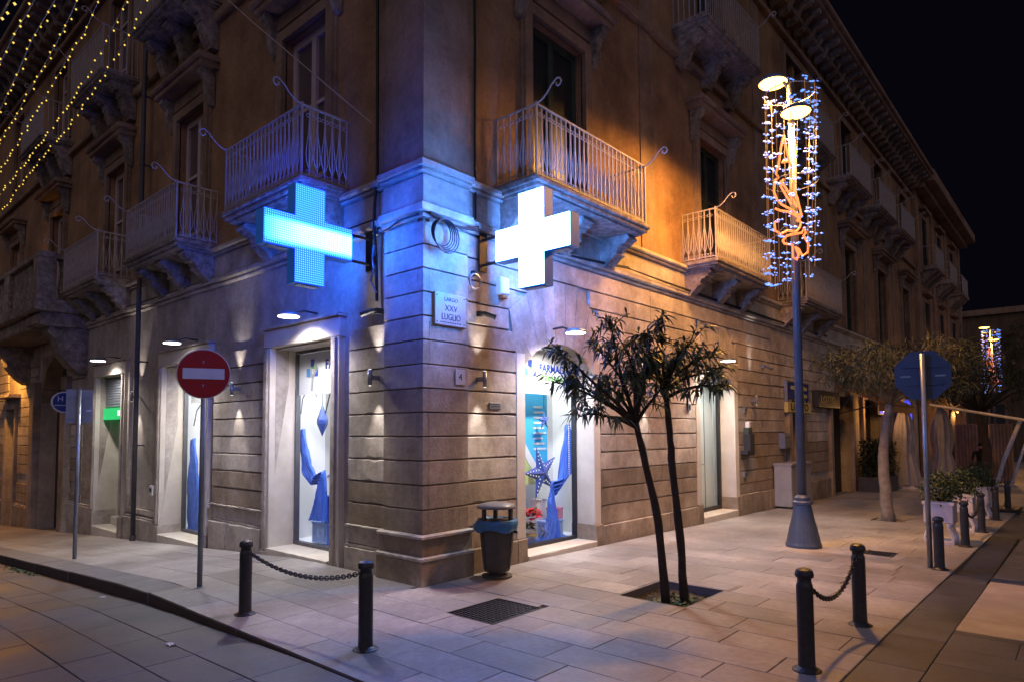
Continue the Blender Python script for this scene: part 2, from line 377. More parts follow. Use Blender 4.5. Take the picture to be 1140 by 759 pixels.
for a, b_ in zip([-2.25, 2, 10, 30], [2, 10, 30, 60]):
    road.add([(4.53, a, rz(5, a) - .035), (12, a, rz(5, a) - .035), (12, b_, rz(5, b_) - .035), (4.53, b_, rz(5, b_) - .035)], [(0, 1, 2, 3)])
road = tag(road.build('road', 'paving_base'), None, None, kind='structure')

def minus(rects, h):
    out = []
    for (x0, x1, y0, y1) in rects:
        a0, a1, b0, b1 = h
        if x1 <= a0 or x0 >= a1 or y1 <= b0 or y0 >= b1: out.append((x0, x1, y0, y1)); continue
        if x0 < a0: out.append((x0, a0, y0, y1))
        if x1 > a1: out.append((a1, x1, y0, y1))
        xa, xb = max(x0, a0), min(x1, a1)
        if y0 < b0: out.append((xa, xb, y0, b0))
        if y1 > b1: out.append((xa, xb, b1, y1))
    return out
HOLES = [(1.98, 2.82, 1.08, 2.08), (1.07, 1.70, -.62, .15), (3.30, 3.72, 5.75, 6.15), (2.35, 2.95, 10.45, 11.05), (-3, 0, 0.0, 90), (-.03, .04, .0, 80), (-90, 0, -.03, 60)]
def slab(b, x0, x1, y0, y1, zf, th=.034, gap=.002, jit=.0022):
    dz = rnd.uniform(-jit, jit); tx = rnd.uniform(-jit, jit); c = .005
    x0 += gap; x1 -= gap; y0 += gap; y1 -= gap
    if x1 - x0 < .03 or y1 - y0 < .03: return False
    z = [zf(x, y) + dz + (tx if i in (1, 2) else 0) for i, (x, y) in enumerate(((x0, y0), (x1, y0), (x1, y1), (x0, y1)))]
    p = ((x0, y0), (x1, y0), (x1, y1), (x0, y1)); q = ((x0 + c, y0 + c), (x1 - c, y0 + c), (x1 - c, y1 - c), (x0 + c, y1 - c))
    vs = [(p[i][0], p[i][1], z[i] - th) for i in range(4)] + [(p[i][0], p[i][1], z[i] - .004) for i in range(4)] + [(q[i][0], q[i][1], z[i]) for i in range(4)]
    fs = [(8, 9, 10, 11)]
    for i in range(4):
        j = (i + 1) % 4; fs += [(i, j, j + 4, i + 4), (i + 4, j + 4, j + 8, i + 8)]
    b.add(vs, fs); return True
def pave(parent, x0, x1, y0, y1, rw, lmin, lmax, along, zf, m, name, near, restname, holes=()):
    rest = MB(); n = 0
    lo, hi = (y0, y1) if along == 'x' else (x0, x1)
    t = lo
    while t < hi - .02:
        w = min(rw * rnd.uniform(.94, 1.06), hi - t)
        if hi - t - w < .12: w = hi - t
        s_ = (x0 if along == 'x' else y0); e_ = (x1 if along == 'x' else y1); s_ -= 0
        first = True
        while s_ < e_ - .02:
            l = rnd.uniform(lmin, lmax) * (rnd.uniform(.4, 1) if first else 1); first = False
            l = min(l, e_ - s_)
            if e_ - s_ - l < .2: l = e_ - s_
            r = (s_, s_ + l, t, t + w) if along == 'x' else (t, t + w, s_, s_ + l)
            rs = [r]
            for h in holes: rs = minus(rs, h)
            for q in rs:
                if (q[1] - q[0]) * (q[3] - q[2]) < .012: continue
                c = Vector(((q[0] + q[1]) / 2, (q[2] + q[3]) / 2, 0)); d = (c - CAMP).length
                if d < near:
                    b = MB()
                    if slab(b, *q, zf): b.build(name, m, parent); n += 1
                else: slab(rest, *q, zf)
            s_ += l
        t += w
    if rest.v: rest.build(restname, m, parent, kind='stuff')
    return n
npv = pave(sidewalk, 0, 4.55, -1.85, 60, .43, .62, 1.05, 'x', gz, 'paving', 'paving_slab', 11.3, 'far_paving', HOLES)
npv += pave(sidewalk, -40, 0, -1.85, 0, .46, .7, 1.15, 'x', gz, 'paving', 'paving_slab', 12.5, 'far_paving', HOLES)
# kerb stones along the left street
x = 4.5; k = 0
while x > -34:
    l = rnd.uniform(.8, 1.3); dark = x < -1.9
    b = MB(); x0, x1 = x - l, x
    if x1 > -1.95 > x0 + .15: x0 = -1.95
    y0, y1 = -2.25 + (rnd.uniform(-.008, .008)), -1.853
    zz = [(x0, gz(x0, 0)), (x1, gz(x1, 0))]; c = .012
    vs = []
    for xx, z in ((x0 + .004, zz[0][1]), (x1 - .004, zz[1][1])):
        zb = z - .30
        vs += [(xx, y0, zb), (xx, y1, zb), (xx, y1, z), (xx, y0 + c, z), (xx, y0, z - c)]
    b.add(vs, [(0, 1, 2, 3, 4), (9, 8, 7, 6, 5)] + [(i, (i + 1) % 5, (i + 1) % 5 + 5, i + 5) for i in range(5)])
    me = b.mesh('kerb_stone', 'kerb_stone' if dark else 'paving'); me.materials.append(M['kerb_side'])
    for p in me.polygons:
        if p.normal.y < -.6 or p.normal.y * -1 > .4: p.material_index = 1
    put('kerb_stone', me, sidewalk)
    x = x0
# lava slabs of the carriageways
pave(road, -14, 4.6, -5.2, -2.256, .42, .6, 1.05, 'x', lambda x, y: rz(x, y), 'lava_paving', 'road_slab', 9.6, 'far_road_paving')
LP = (4.976, 5.52, 2.0, 4.7)
pave(road, 4.551, 4.974, -2.25, 30, .415, .8, 1.2, 'y', lambda x, y: rz(5, y), 'lava_paving', 'road_slab', 13, 'far_road_paving', [(4.563, 4.957, 4.918, 9.182)])
pave(road, 4.975, 9.5, -2.25, 30, .52, .8, 1.3, 'x', lambda x, y: rz(5, y), 'lava_paving', 'road_slab', 9, 'far_road_paving', [LP])
pave(road, LP[0], LP[1], LP[2], LP[3], .54, .5, .8, 'y', lambda x, y: rz(5, y) + .002, 'pale_paving', 'crossing_slab', 50, 'far_crossing')

# ================================================================== CORNER PALAZZO
pal = thing('corner_palazzo', (0, 0, 0), 'tall stone corner palazzo with rusticated ground floor, ochre upper storeys and iron balconies', 'building')
UL, UR = 34.0, 30.5
LC = [2.80, 6.87, 10.97, 15.7, 20.4, 25.0, 29.6]
RC = [2.80, 8.35, 13.9, 19.2, 23.7, 28.2]
GL = [(1.96, 3.62, -.6, 3.10), (6.02, 7.90, -.6, 3.10), (10.16, 11.85, -.9, 3.12), (14.35, 17.0, -1.4, 4.0), (19.6, 20.7, -1.6, 2.6)]
GR = [(1.95, 3.66, -.3, 3.12), (7.52, 9.25, -.4, 3.12), (12.75, 13.9, -.6, 2.75), (16.4, 18.9, -.7, 2.9), (20.2, 23.0, -.7, 2.9), (24.6, 28.6, -.8, 2.9)]
WH = .62
def wallgrid(F, u0, u1, z0, z1, holes, n, depth, name, m):
    us = sorted({u0, u1, *[h[0] for h in holes], *[h[1] for h in holes]}); zs = sorted({z0, z1, *[h[2] for h in holes], *[h[3] for h in holes]})
    b = MB()
    def inh(u, z): return any(h[0] < u < h[1] and h[2] < z < h[3] for h in holes)
    for i in range(len(us) - 1):
        for j in range(len(zs) - 1):
            if not inh((us[i] + us[i + 1]) / 2, (zs[j] + zs[j + 1]) / 2):
                b.add([F(us[i], n, zs[j]), F(us[i + 1], n, zs[j]), F(us[i + 1], n, zs[j + 1]), F(us[i], n, zs[j + 1])], [(0, 1, 2, 3)])
    for h in holes:
        a, c, d, e = h; q = n - depth
        b.add([F(a, n, d), F(a, q, d), F(a, q, e), F(a, n, e)], [(0, 1, 2, 3)]); b.add([F(c, n, d), F(c, q, d), F(c, q, e), F(c, n, e)], [(0, 1, 2, 3)])
        b.add([F(a, n, e), F(c, n, e), F(c, q, e), F(a, q, e)], [(0, 1, 2, 3)]); b.add([F(a, n, d), F(c, n, d), F(c, q, d), F(a, q, d)], [(0, 1, 2, 3)])
    return b.build(name, m, pal)
wallgrid(FL, .0, UL, -2.6, 5.0, GL, -.10, .40, 'ground_floor_wall', 'limestone_plain')
wallgrid(FR, .0, UR, -1.2, 5.0, GR, -.10, .40, 'ground_floor_wall', 'limestone_plain')
Z1, Z1T, Z2, Z2T, ZC = 5.06, 8.0, 9.95, 12.3, 13.0
wl = [(c - WH, c + WH, Z1 + .05, Z1T) for c in LC] + [(c - WH, c + WH, Z2 + .05, Z2T) for c in LC]
wr = [(c - .68, c + .68, Z1 + .05, Z1T) for c in RC] + [(c - .68, c + .68, Z2 + .05, Z2T) for c in RC]
wallgrid(FL, 0, UL, 5.0, 13.4, wl, -.08, .28, 'upper_wall', 'ochre_plaster')
wallgrid(FR, 0, UR, 5.0, 13.4, wr, -.08, .28, 'upper_wall', 'ochre_plaster')
MB().add([FL(0, .3, 13.86), FL(UL, .3, 13.86), FL(UL, -14, 13.86), FL(0, -14, 13.86)], [(0, 1, 2, 3)]).build('roof', 'upper_stone', pal)
MB().box(ID, -UL, -.1, 14.0, 14.2, -2, 13.8).box(ID, -14.2, -.1, UR - .2, UR, -2, 13.8).build('rear_wall', 'ochre_plaster', pal)

# --- ashlar courses
COURSE = [.577 + .2915 * i for i in range(14)]
def pierblock(z0, z1, i):
    g = .018; b = MB(); a = .76
    g = .013; rings = [(z0 + .005, g), (z0 + g, 0), (z1 - g, 0), (z1 - .005, g)]
    j = rnd.uniform(0, .003)
    for z, k_ in rings:
        b.v += [(-k_ - j, k_ + j, z), (-k_ - j, a - .004, z), (-a + .004, a - .004, z), (-a + .004, k_ + j, z)]
    for r in range(3):
        for q in range(4): b.f.append((r * 4 + q, r * 4 + (q + 1) % 4, r * 4 + 4 + (q + 1) % 4, r * 4 + 4 + q))
    b.f += [(3, 2, 1, 0), (12, 13, 14, 15)]
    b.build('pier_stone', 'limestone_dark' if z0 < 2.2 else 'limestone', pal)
for i in range(13): pierblock(COURSE[i], COURSE[i + 1], i)
MB().box(ID, -.70, -.035, .035, .70, -1, 13.2).build('pier_core', 'limestone_dark', pal)
def courses(F, u0, u1, ztop, zbot=.577, darkbelow=0.0, mats=('limestone', 'limestone_dark'), clip=None):
    for i in range(14):
        z0 = COURSE[i]; z1 = z0 + .2915
        if z1 > ztop + .01 or z1 < zbot: continue
        a, c = u0, u1
        if clip: a, c = clip(i, z0, z1, a, c)
        if c - a < .1: continue
        # long runs are cut into two stones with hair joints
        cuts = [a, c]
        if c - a > 2.4: cuts = [a, a + (c - a) * rnd.uniform(.38, .62), c]
        for p, q in zip(cuts[:-1], cuts[1:]):
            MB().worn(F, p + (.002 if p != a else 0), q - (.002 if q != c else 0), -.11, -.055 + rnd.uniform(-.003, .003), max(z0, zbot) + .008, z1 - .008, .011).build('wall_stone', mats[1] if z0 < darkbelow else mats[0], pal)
courses(FR, .765, 1.76, 2.93, darkbelow=.9)
def topclip(i, z0, z1, a, c): return (a, c)
# stones over the arches: flush courses that stop at the fan of voussoirs
for cc, (ea, eb) in ((2.80, (.765, 5.55)), (8.38, (5.55, 11.6))):
    for i, half in ((9, 1.18), (10, 1.02), (8, 1.05)):
        z0 = COURSE[i]; z1 = z0 + .2915
        if cc - half - ea > .15: MB().worn(FR, ea, cc - half, -.11, -.055, z0 + .008, z1 - .008, .011).build('wall_stone', 'limestone', pal)
        if eb - cc - half > .15: MB().worn(FR, cc + half, eb, -.11, -.055, z0 + .008, z1 - .008, .011).build('wall_stone', 'limestone', pal)
    for i in (11, 12):
        z0 = COURSE[i]; z1 = z0 + .2915 if i < 12 else 4.38
        if i == 11:
            MB().worn(FR, ea, cc - .78, -.11, -.055, z0 + .008, z1 - .008, .011).build('wall_stone', 'limestone', pal)
            MB().worn(FR, cc + .78, eb, -.11, -.055, z0 + .008, z1 - .008, .011).build('wall_stone', 'limestone', pal)
        else: MB().worn(FR, ea, eb, -.11, -.055, z0 + .008, z1 - .008, .011).build('wall_stone', 'limestone', pal)
    # arch with voussoirs
    hw = .86; spring = 2.72; rise = .40; R_ = (hw * hw + rise * rise) / (2 * rise); czz = spring + rise - R_
    th0 = math.asin(hw / R_); nv = 7
    out = [(-1.05, 2.90), (-1.18, 3.20), (-1.02, 3.49), (-.78, 4.075), (-.30, 4.075), (.30, 4.075), (.78, 4.075), (1.02, 3.49), (1.18, 3.20), (1.05, 2.90)]
    outer = [(-1.06, 2.905), (-1.19, 3.49), (-.80, 3.78), (-.46, 4.07), (-.15, 4.07), (.15, 4.07), (.46, 4.07), (.80, 3.78), (1.19, 3.49), (1.06, 2.905)]
    nv = 9
    for v in range(nv):
        a0 = -th0 + 2 * th0 * v / nv; a1 = -th0 + 2 * th0 * (v + 1) / nv; e = .006
        inn = [(R_ * math.sin(a0 + (a1 - a0) * t), czz + R_ * math.cos(a0 + (a1 - a0) * t)) for t in (.02, .5, .98)]
        o0, o1 = outer[v], outer[v + 1]
        pts = [(o0[0] + e, o0[1] - .006)] + inn + [(o1[0] - e, o1[1] - .006)]
        if v == 0: pts = [(-1.17, 3.48)] + [(-1.05, 2.91)] + inn + [(o1[0] - e, o1[1])]; pts[-1] = (-1.17, 3.48); pts = pts[1:]
        MB().prism([FR(cc + p[0], -.30, p[1]) for p in pts], (.245 + rnd.uniform(-.003, .003), 0, 0)).build('voussoir', 'limestone', pal)
    # jambs
    for s_ in (-1, 1):
        hh = GR[0] if cc < 5 else GR[1]
        a, c = (hh[0] - .19, hh[0] + .005) if s_ < 0 else (hh[1] - .005, hh[1] + .19)
        MB().worn(FR, a, c, -.50, -.05, .30, 2.905 if 1 else 0, .01).build('door_jamb', 'jamb_stone', pal)
        MB().worn(FR, a - .01, c + .01, -.50, -.02, -.2, .30, .015).build('jamb_foot', 'limestone_dark', pal)
courses(FR, 3.86, 7.32, 2.93, darkbelow=1.1)
courses(FR, 9.44, 12.45, 2.93, darkbelow=1.5)
courses(FR, 13.95, 16.2, 4.09, darkbelow=1.2, mats=('limestone', 'limestone_dark'))
courses(FR, 11.62, 16.2, 4.09, zbot=2.93)
# left front: panels of ashlar with plain bands between
courses(FL, .765, 1.60, 3.22, darkbelow=.9)
courses(FL, 3.86, 5.70, 3.22, darkbelow=.9)
for u0, u1 in ((13.0, 14.2), (17.3, 19.4), (20.9, 24), (24, 28)):
    courses(FL, u0, u1, 4.09, zbot=.0, darkbelow=1.2)
    for zz in (-1.17, -.88, -.59, -.30, -.006):
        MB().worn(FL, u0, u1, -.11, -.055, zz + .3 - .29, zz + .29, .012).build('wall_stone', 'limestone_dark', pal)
MB().block(FL, 8.25, 9.68, -.11, -.075, .22, 3.0, .02).build('wall_panel', 'limestone_plain', pal)
MB().block(FL, 12.2, 12.95, -.11, -.06, .22, 3.0, .02).build('wall_panel', 'rubble_stone', pal)
for a, c in ((8.135, 9.83),):
    b = MB(); b.box(FL, a, a + .09, -.11, -.03, .12, 3.14).box(FL, c - .09, c, -.11, -.03, .12, 3.14).box(FL, a + .09, c - .09, -.11, -.032, .12, .22); b.build('panel_frame', 'limestone', pal)
# bases, ledges and skirting
def base_band(F, u0, u1, zb, zt=.324, n=.02, lip=True, m='limestone_dark', l=1.4):
    t = u0
    while t < u1 - .01:
        e = min(t + l * rnd.uniform(.8, 1.2), u1)
        if u1 - e < .3: e = u1
        MB().worn(F, t + .002, e - .002, -.12, n, zb, zt - .002, .014).build('plinth_stone', m, pal)
        t = e
    if lip: MB().worn(F, u0, u1, -.12, n - .025, zt + .002, zt + .045, .012).build('plinth_ledge', 'limestone', pal)
base_band(FR, .80, 1.75, -.25, .30, -.02, False)
base_band(FR, 3.86, 7.32, -.3, .27, -.012, False, l=1.9)
base_band(FR, 9.44, 12.5, -.4, .34, -.012, False, l=1.6)
base_band(FR, 13.95, 16.2, -.5, .34, -.012, False)
MB().worn(FR, 3.86, 7.32, -.11, -.06, .272, .575, .01).build('wall_stone', 'limestone_dark', pal)
MB().worn(FR, 9.44, 12.45, -.11, -.06, .342, .575, .01).build('wall_stone', 'limestone_dark', pal)
MB().worn(FR, .80, 1.75, -.11, -.058, .30, .575, .01).build('wall_stone', 'limestone_dark', pal)
# corner pier base in three stages
def ring(z0, z1, n, m, name, slope=0):
    a = .78; b = MB()
    for z, k_ in ((z0, n), (z1 - .012, n), (z1, n - .012 - slope)):
        b.v += [(k_, -k_, z), (k_, a, z), (-a, a, z), (-a, -k_, z)]
    for r in range(2):
        for q in range(4): b.f.append((r * 4 + q, r * 4 + (q + 1) % 4, r * 4 + 4 + (q + 1) % 4, r * 4 + 4 + q))
    b.f += [(3, 2, 1, 0), (8, 9, 10, 11)]
    b.build(name, m, pal)
ring(-.3, .285, .085, 'limestone_dark', 'pier_plinth'); ring(.288, .33, .10, 'limestone', 'pier_ledge', .02)
ring(.333, .54, .045, 'limestone_dark', 'pier_base'); ring(.543, .582, .085, 'limestone', 'pier_ledge', .02)
for u0, u1 in ((.79, 1.60), (3.86, 5.70)):
    base_band(FL, u0, u1, -.7, .285, .0, True, 'limestone', 1.2)
    MB().worn(FL, u0, u1, -.12, -.03, .335, .545, .012).build('base_course', 'limestone', pal)
    MB().worn(FL, u0, u1, -.12, .0, .548, .58, .01).build('plinth_ledge', 'limestone', pal)
for u0, u1 in ((8.14, 9.86), (12.1, 14.2)):
    base_band(FL, u0, u1, -1.3, .03, .0, True, 'limestone', 1.3)
base_band(FL, 17.2, 19.5, -2, -.4, .0, True); base_band(FL, 20.9, 30, -2.5, -.4, .0, True)
# surrounds of the left shop windows and door
for (a, c, z0, z1) in GL[:3]:
    b = MB(); w = .22
    for p, q in ((a - w, a + .005), (c - .005, c + w)):
        MB().worn(FL, p, q, -.50, .0, -.02, z1 + .02, .014).build('window_surround', 'jamb_stone', pal)
        MB().block(FL, p + .07, q - .05, -.10, .028, .02, z1 + .01, .012).build('surround_moulding', 'limestone', pal)
        MB().block(FL, p - .012, q + .0, -.50, .022, -1.2, -.022, .014).build('surround_foot', 'limestone', pal)
    MB().block(FL, a - w, c + w, -.50, .0, z1 + .022, z1 + .30, .014).build('lintel', 'jamb_stone', pal)
    MB().worn(FL, a - w - .03, c + w + .03, -.10, .05, z1 + .302, z1 + .345, .012).build('lintel_cap', 'limestone', pal)
MB().worn(FL, 1.962, 3.618, -.55, .03, -.5, .035, .012).build('sill', 'jamb_stone', pal)
MB().worn(FL, 6.022, 7.898, -.55, .03, -.9, -.175, .012).build('sill', 'jamb_stone', pal)
MB().block(FL, 10.162, 11.848, -.55, .03, -1.2, -.36, .012).build('door_step', 'jamb_stone', pal)
MB().block(FL, 10.5, 11.7, -.75, -.34, -.36, -.17, .012).build('door_step', 'jamb_stone', pal)
MB().worn(FR, 1.952, 3.658, -.55, .0, -.25, .055, .012).build('sill', 'jamb_stone', pal)
MB().worn(FR, 7.522, 9.248, -.55, .0, -.4, .03, .012).build('sill', 'jamb_stone', pal)
# mouldings round the house (left front, pier, right front)
def moulding(z0, z1, n, name, m='limestone', pn=None):
    pn = n + .06 if pn is None else pn
    MB().block(FL, .80, UL, -.12, n, z0, z1, .02).build(name, m, pal); MB().block(FR, .80, UR, -.12, n, z0, z1, .02).build(name, m, pal)
    ring(z0 + .001, z1 + .001, pn, m, name)
moulding(4.40, 4.455, -.03, 'string_course'); moulding(4.46, 4.56, .03, 'string_course')
moulding(4.955, 5.0, .0, 'cornice_moulding'); moulding(5.003, 5.085, .05, 'cornice_moulding')
ring(4.565, 4.95, .0, 'limestone', 'pier_frieze')
for F, cs in ((FL, LC), (FR, RC)):
    MB().block(F, .8, UL if F is FL else UR, -.12, -.062, 4.565, 4.95, .01).build('frieze', 'limestone', pal)
# upper storeys: corner pilaster, strips, top cornice
b = MB()
b.box(ID, -.76, 0, 0, .76, 5.09, 12.9); b.build('corner_pilaster', 'upper_stone', pal)
for F, U in ((FL, UL), (FR, UR)):
    MB().box(F, .76, 1.0, -.10, -.045, 5.09, 12.9).build('pilaster_strip', 'upper_stone', pal)
    MB().block(F, .8, U, -.1, .04, 9.35, 9.5, .02).build('string_course', 'upper_stone', pal)
    MB().block(F, 0, U, -.1, .06, 12.72, 12.85, .02).build('string_course', 'upper_stone', pal)
    MB().block(F, -.30 if F is FR else 0, U, -.1, .30, 13.28, 13.40, .03).build('cornice', 'upper_stone', pal)
    MB().block(F, -.80 if F is FR else 0, U + .1, -.1, .80, 13.62, 13.72, .03).build('cornice', 'upper_stone', pal)
    MB().block(F, -.90 if F is FR else 0, U + .1, -.1, .90, 13.722, 13.88, .03).build('cornice', 'upper_stone', pal)
    cb = MB(); cb.prism([F(0, .0, 13.62), F(0, .72, 13.62), F(0, .70, 13.52), F(0, .4, 13.44), F(0, .25, 13.2), F(0, .0, 13.1)], Vector(F(.2, 0, 0)) - Vector(F(0, 0, 0)))
    cme = cb.mesh('cornice_bracket', 'carved_stone'); u = .9
    while u < U - .3:
        put('cornice_bracket', cme, pal, loc=F(u, 0, 0)); u += .62
for c in (5.55, 11.1, 16.6, 21.4, 26): MB().box(FR, c - .25, c + .25, -.1, -.055, 5.09, 12.7).build('pilaster_strip', 'upper_stone', pal)

# --- tall windows of the upper floors
def tall_window(F, c, hw, z0, z1, style, hood=True):
    w = .17
    fr = MB(); fr.box(F, c - hw - w, c - hw, -.1, .0, z0, z1 + w).box(F, c + hw, c + hw + w, -.1, .0, z0, z1 + w).box(F, c - hw, c + hw, -.1, .0, z1, z1 + w)
    fr.box(F, c - hw - w - .05, c - hw - w, -.1, -.04, z0, z1 + w + .05).box(F, c + hw + w, c + hw + w + .05, -.1, -.04, z0, z1 + w + .05).box(F, c - hw - w, c + hw + w, -.1, -.042, z1 + w, z1 + w + .05)
    win = fr.build('window', 'upper_stone', pal)
    n0 = -.27; fw = .10
    wm = {'white': 'window_wood', 'green': 'green_wood'}[style]
    b = MB()
    b.box(F, c - hw, c - hw + fw, n0, n0 + .06, z0, z1).box(F, c + hw - fw, c + hw, n0, n0 + .06, z0, z1).box(F, c - hw + fw, c + hw - fw, n0, n0 + .06, z1 - .12, z1).box(F, c - .06, c + .06, n0, n0 + .07, z0, z1 - .12)
    for zz in (z0 + .55, z0 + 1.7): b.box(F, c - hw + fw, c - .06, n0, n0 + .05, zz, zz + .06).box(F, c + .06, c + hw - fw, n0, n0 + .05, zz, zz + .06)
    b.build('casement_frame', wm, win)
    for s_ in (-1, 1):
        a, e = sorted((c + s_ * .06, c + s_ * (hw - fw)))
        MB().box(F, a, e, n0 - .02, n0 + .015, z0, z1 - .12).build('pane', 'brown_pane' if style == 'white' else 'dark_pane', win)
    if hood:
        zt = z1 + w + .30
        for s_ in (-1, 1):
            u = c + s_ * (hw + w + .09); pr = [(0, zt), (.26, zt), (.27, zt - .1), (.16, zt - .2), (.14, zt - .45), (.05, zt - .62), (0, zt - .66)]
            MB().prism([F(u - .08, n - .06, z) for n, z in pr], Vector(F(.16, 0, 0)) - Vector(F(0, 0, 0))).build('hood_bracket', 'carved_stone', win)
        MB().block(F, c - hw - w - .02, c + hw + w + .02, -.1, -.02, z1 + w + .06, zt - .002, .01).build('hood_frieze', 'upper_stone', win)
        MB().block(F, c - hw - w - .28, c + hw + w + .28, -.1, .26, zt + .002, zt + .10, .02).build('hood', 'upper_stone', win)
        MB().block(F, c - hw - w - .34, c + hw + w + .34, -.1, .33, zt + .102, zt + .20, .03).build('hood', 'upper_stone', win)
for i, c in enumerate(LC):
    tall_window(FL, c, WH, Z1 + .05, Z1T, 'white'); tall_window(FL, c, WH, Z2 + .05, Z2T, 'white', False)
for i, c in enumerate(RC):
    tall_window(FR, c, .68, Z1 + .05, Z1T, 'green'); tall_window(FR, c, .68, Z2 + .05, Z2T, 'green', False)

# --- balconies with wrought iron
BH = .98
def baluster_mesh():
    b = MB(); s_ = .009
    b.box(ID, -s_, s_, -s_, s_, .03, BH)
    for sg in (-1, 1):
        b.tube([(sg * .006, 0, .15), (sg * .040, 0, .24), (sg * .050, 0, .33), (sg * .040, 0, .44), (sg * .014, 0, .62), (sg * .006, 0, .78)], .007, 3, False)
        b.tube(arc((sg * .029, 0, .86), .026, 0, 2 * PI, 6, (1, 0, 0), (0, 0, 1)), .0065, 3, False)
        b.tube(arc((sg * .029, 0, .09), .025, 0, 2 * PI, 6, (1, 0, 0), (0, 0, 1)), .0065, 3, False)
    return b.mesh('baluster', 'iron')
BAL = baluster_mesh()
def plain_baluster():
    b = MB(); b.box(ID, -.009, .009, -.009, .009, .03, BH); return b.mesh('baluster', 'iron')
BALP = plain_baluster()
def bracket_mesh(F, w, pr, h):
    # S-shaped console seen from the side
    prof = [(0, 0), (pr, 0), (pr + .01, -.06), (pr - .03, -.13), (pr - .12, -.15), (pr - .18, -.19), (pr - .22, -.28), (pr - .31, -h * .78), (pr - .42, -h * .96), (pr - .50, -h), (0, -h * .98)]
    b = MB(); b.prism([F(0, n, z) for n, z in prof], Vector(F(w, 0, 0)) - Vector(F(0, 0, 0)))
    # carved leaf along the front
    for t in range(4):
        q = prof[2 + t * 2]; b.tube([F(-.012, q[0] - .01, q[1]), F(w + .012, q[0] - .01, q[1])], .035, 6)
    return b
def balcony(F, c, hw, z, pr=.64, nb=3, finials=(True, True), style=0, bh=.48, wide=False):
    sl = MB().block(F, c - hw - .06, c + hw + .06, -.10, pr + .06, z - .07, z, .015)
    bal = sl.build('balcony', 'carved_stone', pal)
    MB().block(F, c - hw - .03, c + hw + .03, -.10, pr + .02, z - .125, z - .072, .012).build('slab_moulding', 'carved_stone', bal)
    MB().block(F, c - hw + .02, c + hw - .02, -.10, pr - .04, z - .165, z - .127, .012).build('slab_moulding', 'carved_stone', bal)
    w = .24; bm = bracket_mesh(F, w, pr - .10, bh).mesh('bracket', 'carved_stone')
    for i in range(nb):
        u = lerp(c - hw + .05, c + hw - .05 - w, i / (nb - 1)); put('bracket', bm, bal, loc=F(u, -.07, z - .168))
    # rails
    def line(pts, r, nm, k=4): MB().tube([F(*p) for p in pts], r, k).build(nm, 'iron', bal)
    a, e = c - hw, c + hw
    for zz, r in ((z + BH, .017), (z + .045, .012)):
        line([(a, -.08, zz), (a, pr, zz)], r, 'rail'); line([(a, pr, zz), (e, pr, zz)], r, 'rail'); line([(e, pr, zz), (e, -.08, zz)], r, 'rail')
    for u in (a, e): MB().box(F, u - .014, u + .014, pr - .014, pr + .014, z, z + BH + .03).build('corner_post', 'iron', bal)
    me = BAL if style == 0 else BALP
    sp = .104 if style == 0 else .10
    ang = 0 if F is FL else PI / 2
    n = int((e - a) / sp)
    for i in range(1, n): put('baluster', me, bal, loc=F(a + (e - a) * i / n, pr, z), rot=(0, 0, ang))
    n2 = max(4, int((pr + .06) / sp))
    for u in (a, e):
        for i in range(0, n2): put('baluster', me, bal, loc=F(u, -.06 + (pr + .06) * i / n2, z), rot=(0, 0, ang + PI / 2))
    # curled lamp hooks at the corners
    for u, sg, on in ((a, -1, finials[0]), (e, 1, finials[1])):
        if not on: continue
        p = [(u, pr, z + BH), (u, pr + .09, z + BH + .02), (u, pr + .18, z + BH + .08), (u, pr + .26, z + BH + .17), (u, pr + .33, z + BH + .215)]
        cc = (u, pr + .36, z + BH + .155)
        for t in range(8):
            an = PI * .55 - t * .78; rr = .068 - t * .0065
            p.append((u, cc[1] + rr * math.cos(an), cc[2] + rr * math.sin(an)))
        MB().tube([F(*q) for q in p], .012, 5).build('scroll_hook', 'iron', bal)
    return bal
for c, hw in ((2.78, 1.08), (6.90, 1.18), (11.02, 1.18)): balcony(FL, c, hw, 5.16)
for c, hw in ((2.80, 1.40), (8.34, 1.43), (13.85, 1.58)): balcony(FR, c, hw, 5.14)
for c in (6.87, 10.97, 15.7): balcony(FL, c, 1.1, 9.75, style=1, bh=.75)
balcony(FL, 2.8, 1.1, 9.75, style=1, bh=.75)
for c in (8.05, 2.8): balcony(FR, c, 1.36, 9.95, style=1, bh=.62)
for c in (13.9, 18.2, 22.0, 25.6): balcony(FR, c, 1.25, 9.75, style=1, bh=.6)
for c in (20.4,): balcony(FL, c, 1.1, 5.16)

# --- portal on the left front with a stone balustrade above
por = MB()
pz = -.75
MB().block(FL, 12.55, 18.85, -.1, 1.12, 4.72, 5.0, .03).build('portal_balcony', 'carved_stone', pal)
MB().block(FL, 12.75, 18.65, -.1, .95, 4.40, 4.718, .03).build('portal_entablature', 'carved_stone', pal)
MB().block(FL, 12.95, 13.9, .30, .99, 4.45, 4.67, .01).build('portal_panel', 'limestone_dark', pal)
for u in (12.9, 18.1):
    prof = [(0, 4.4), (.85, 4.4), (.86, 4.25), (.7, 4.1), (.62, 3.8), (.35, 3.45), (.15, 3.3), (0, 3.3)]
    MB().prism([FL(u, n - .1, z) for n, z in prof], (-.55, 0, 0)).build('portal_console', 'carved_stone', pal)
for u in (12.6, 15.55, 18.4): MB().block(FL, u, u + .38, .70, 1.08, 5.0, 6.02, .02).build('balustrade_pier', 'carved_stone', pal)
MB().block(FL, 12.58, 18.82, .72, 1.06, 6.022, 6.16, .02).build('balustrade_rail', 'carved_stone', pal)
for u in (12.6, 18.4): MB().block(FL, u + .02, u + .36, -.1, .72, 6.022, 6.16, .02).build('balustrade_rail', 'carved_stone', pal)
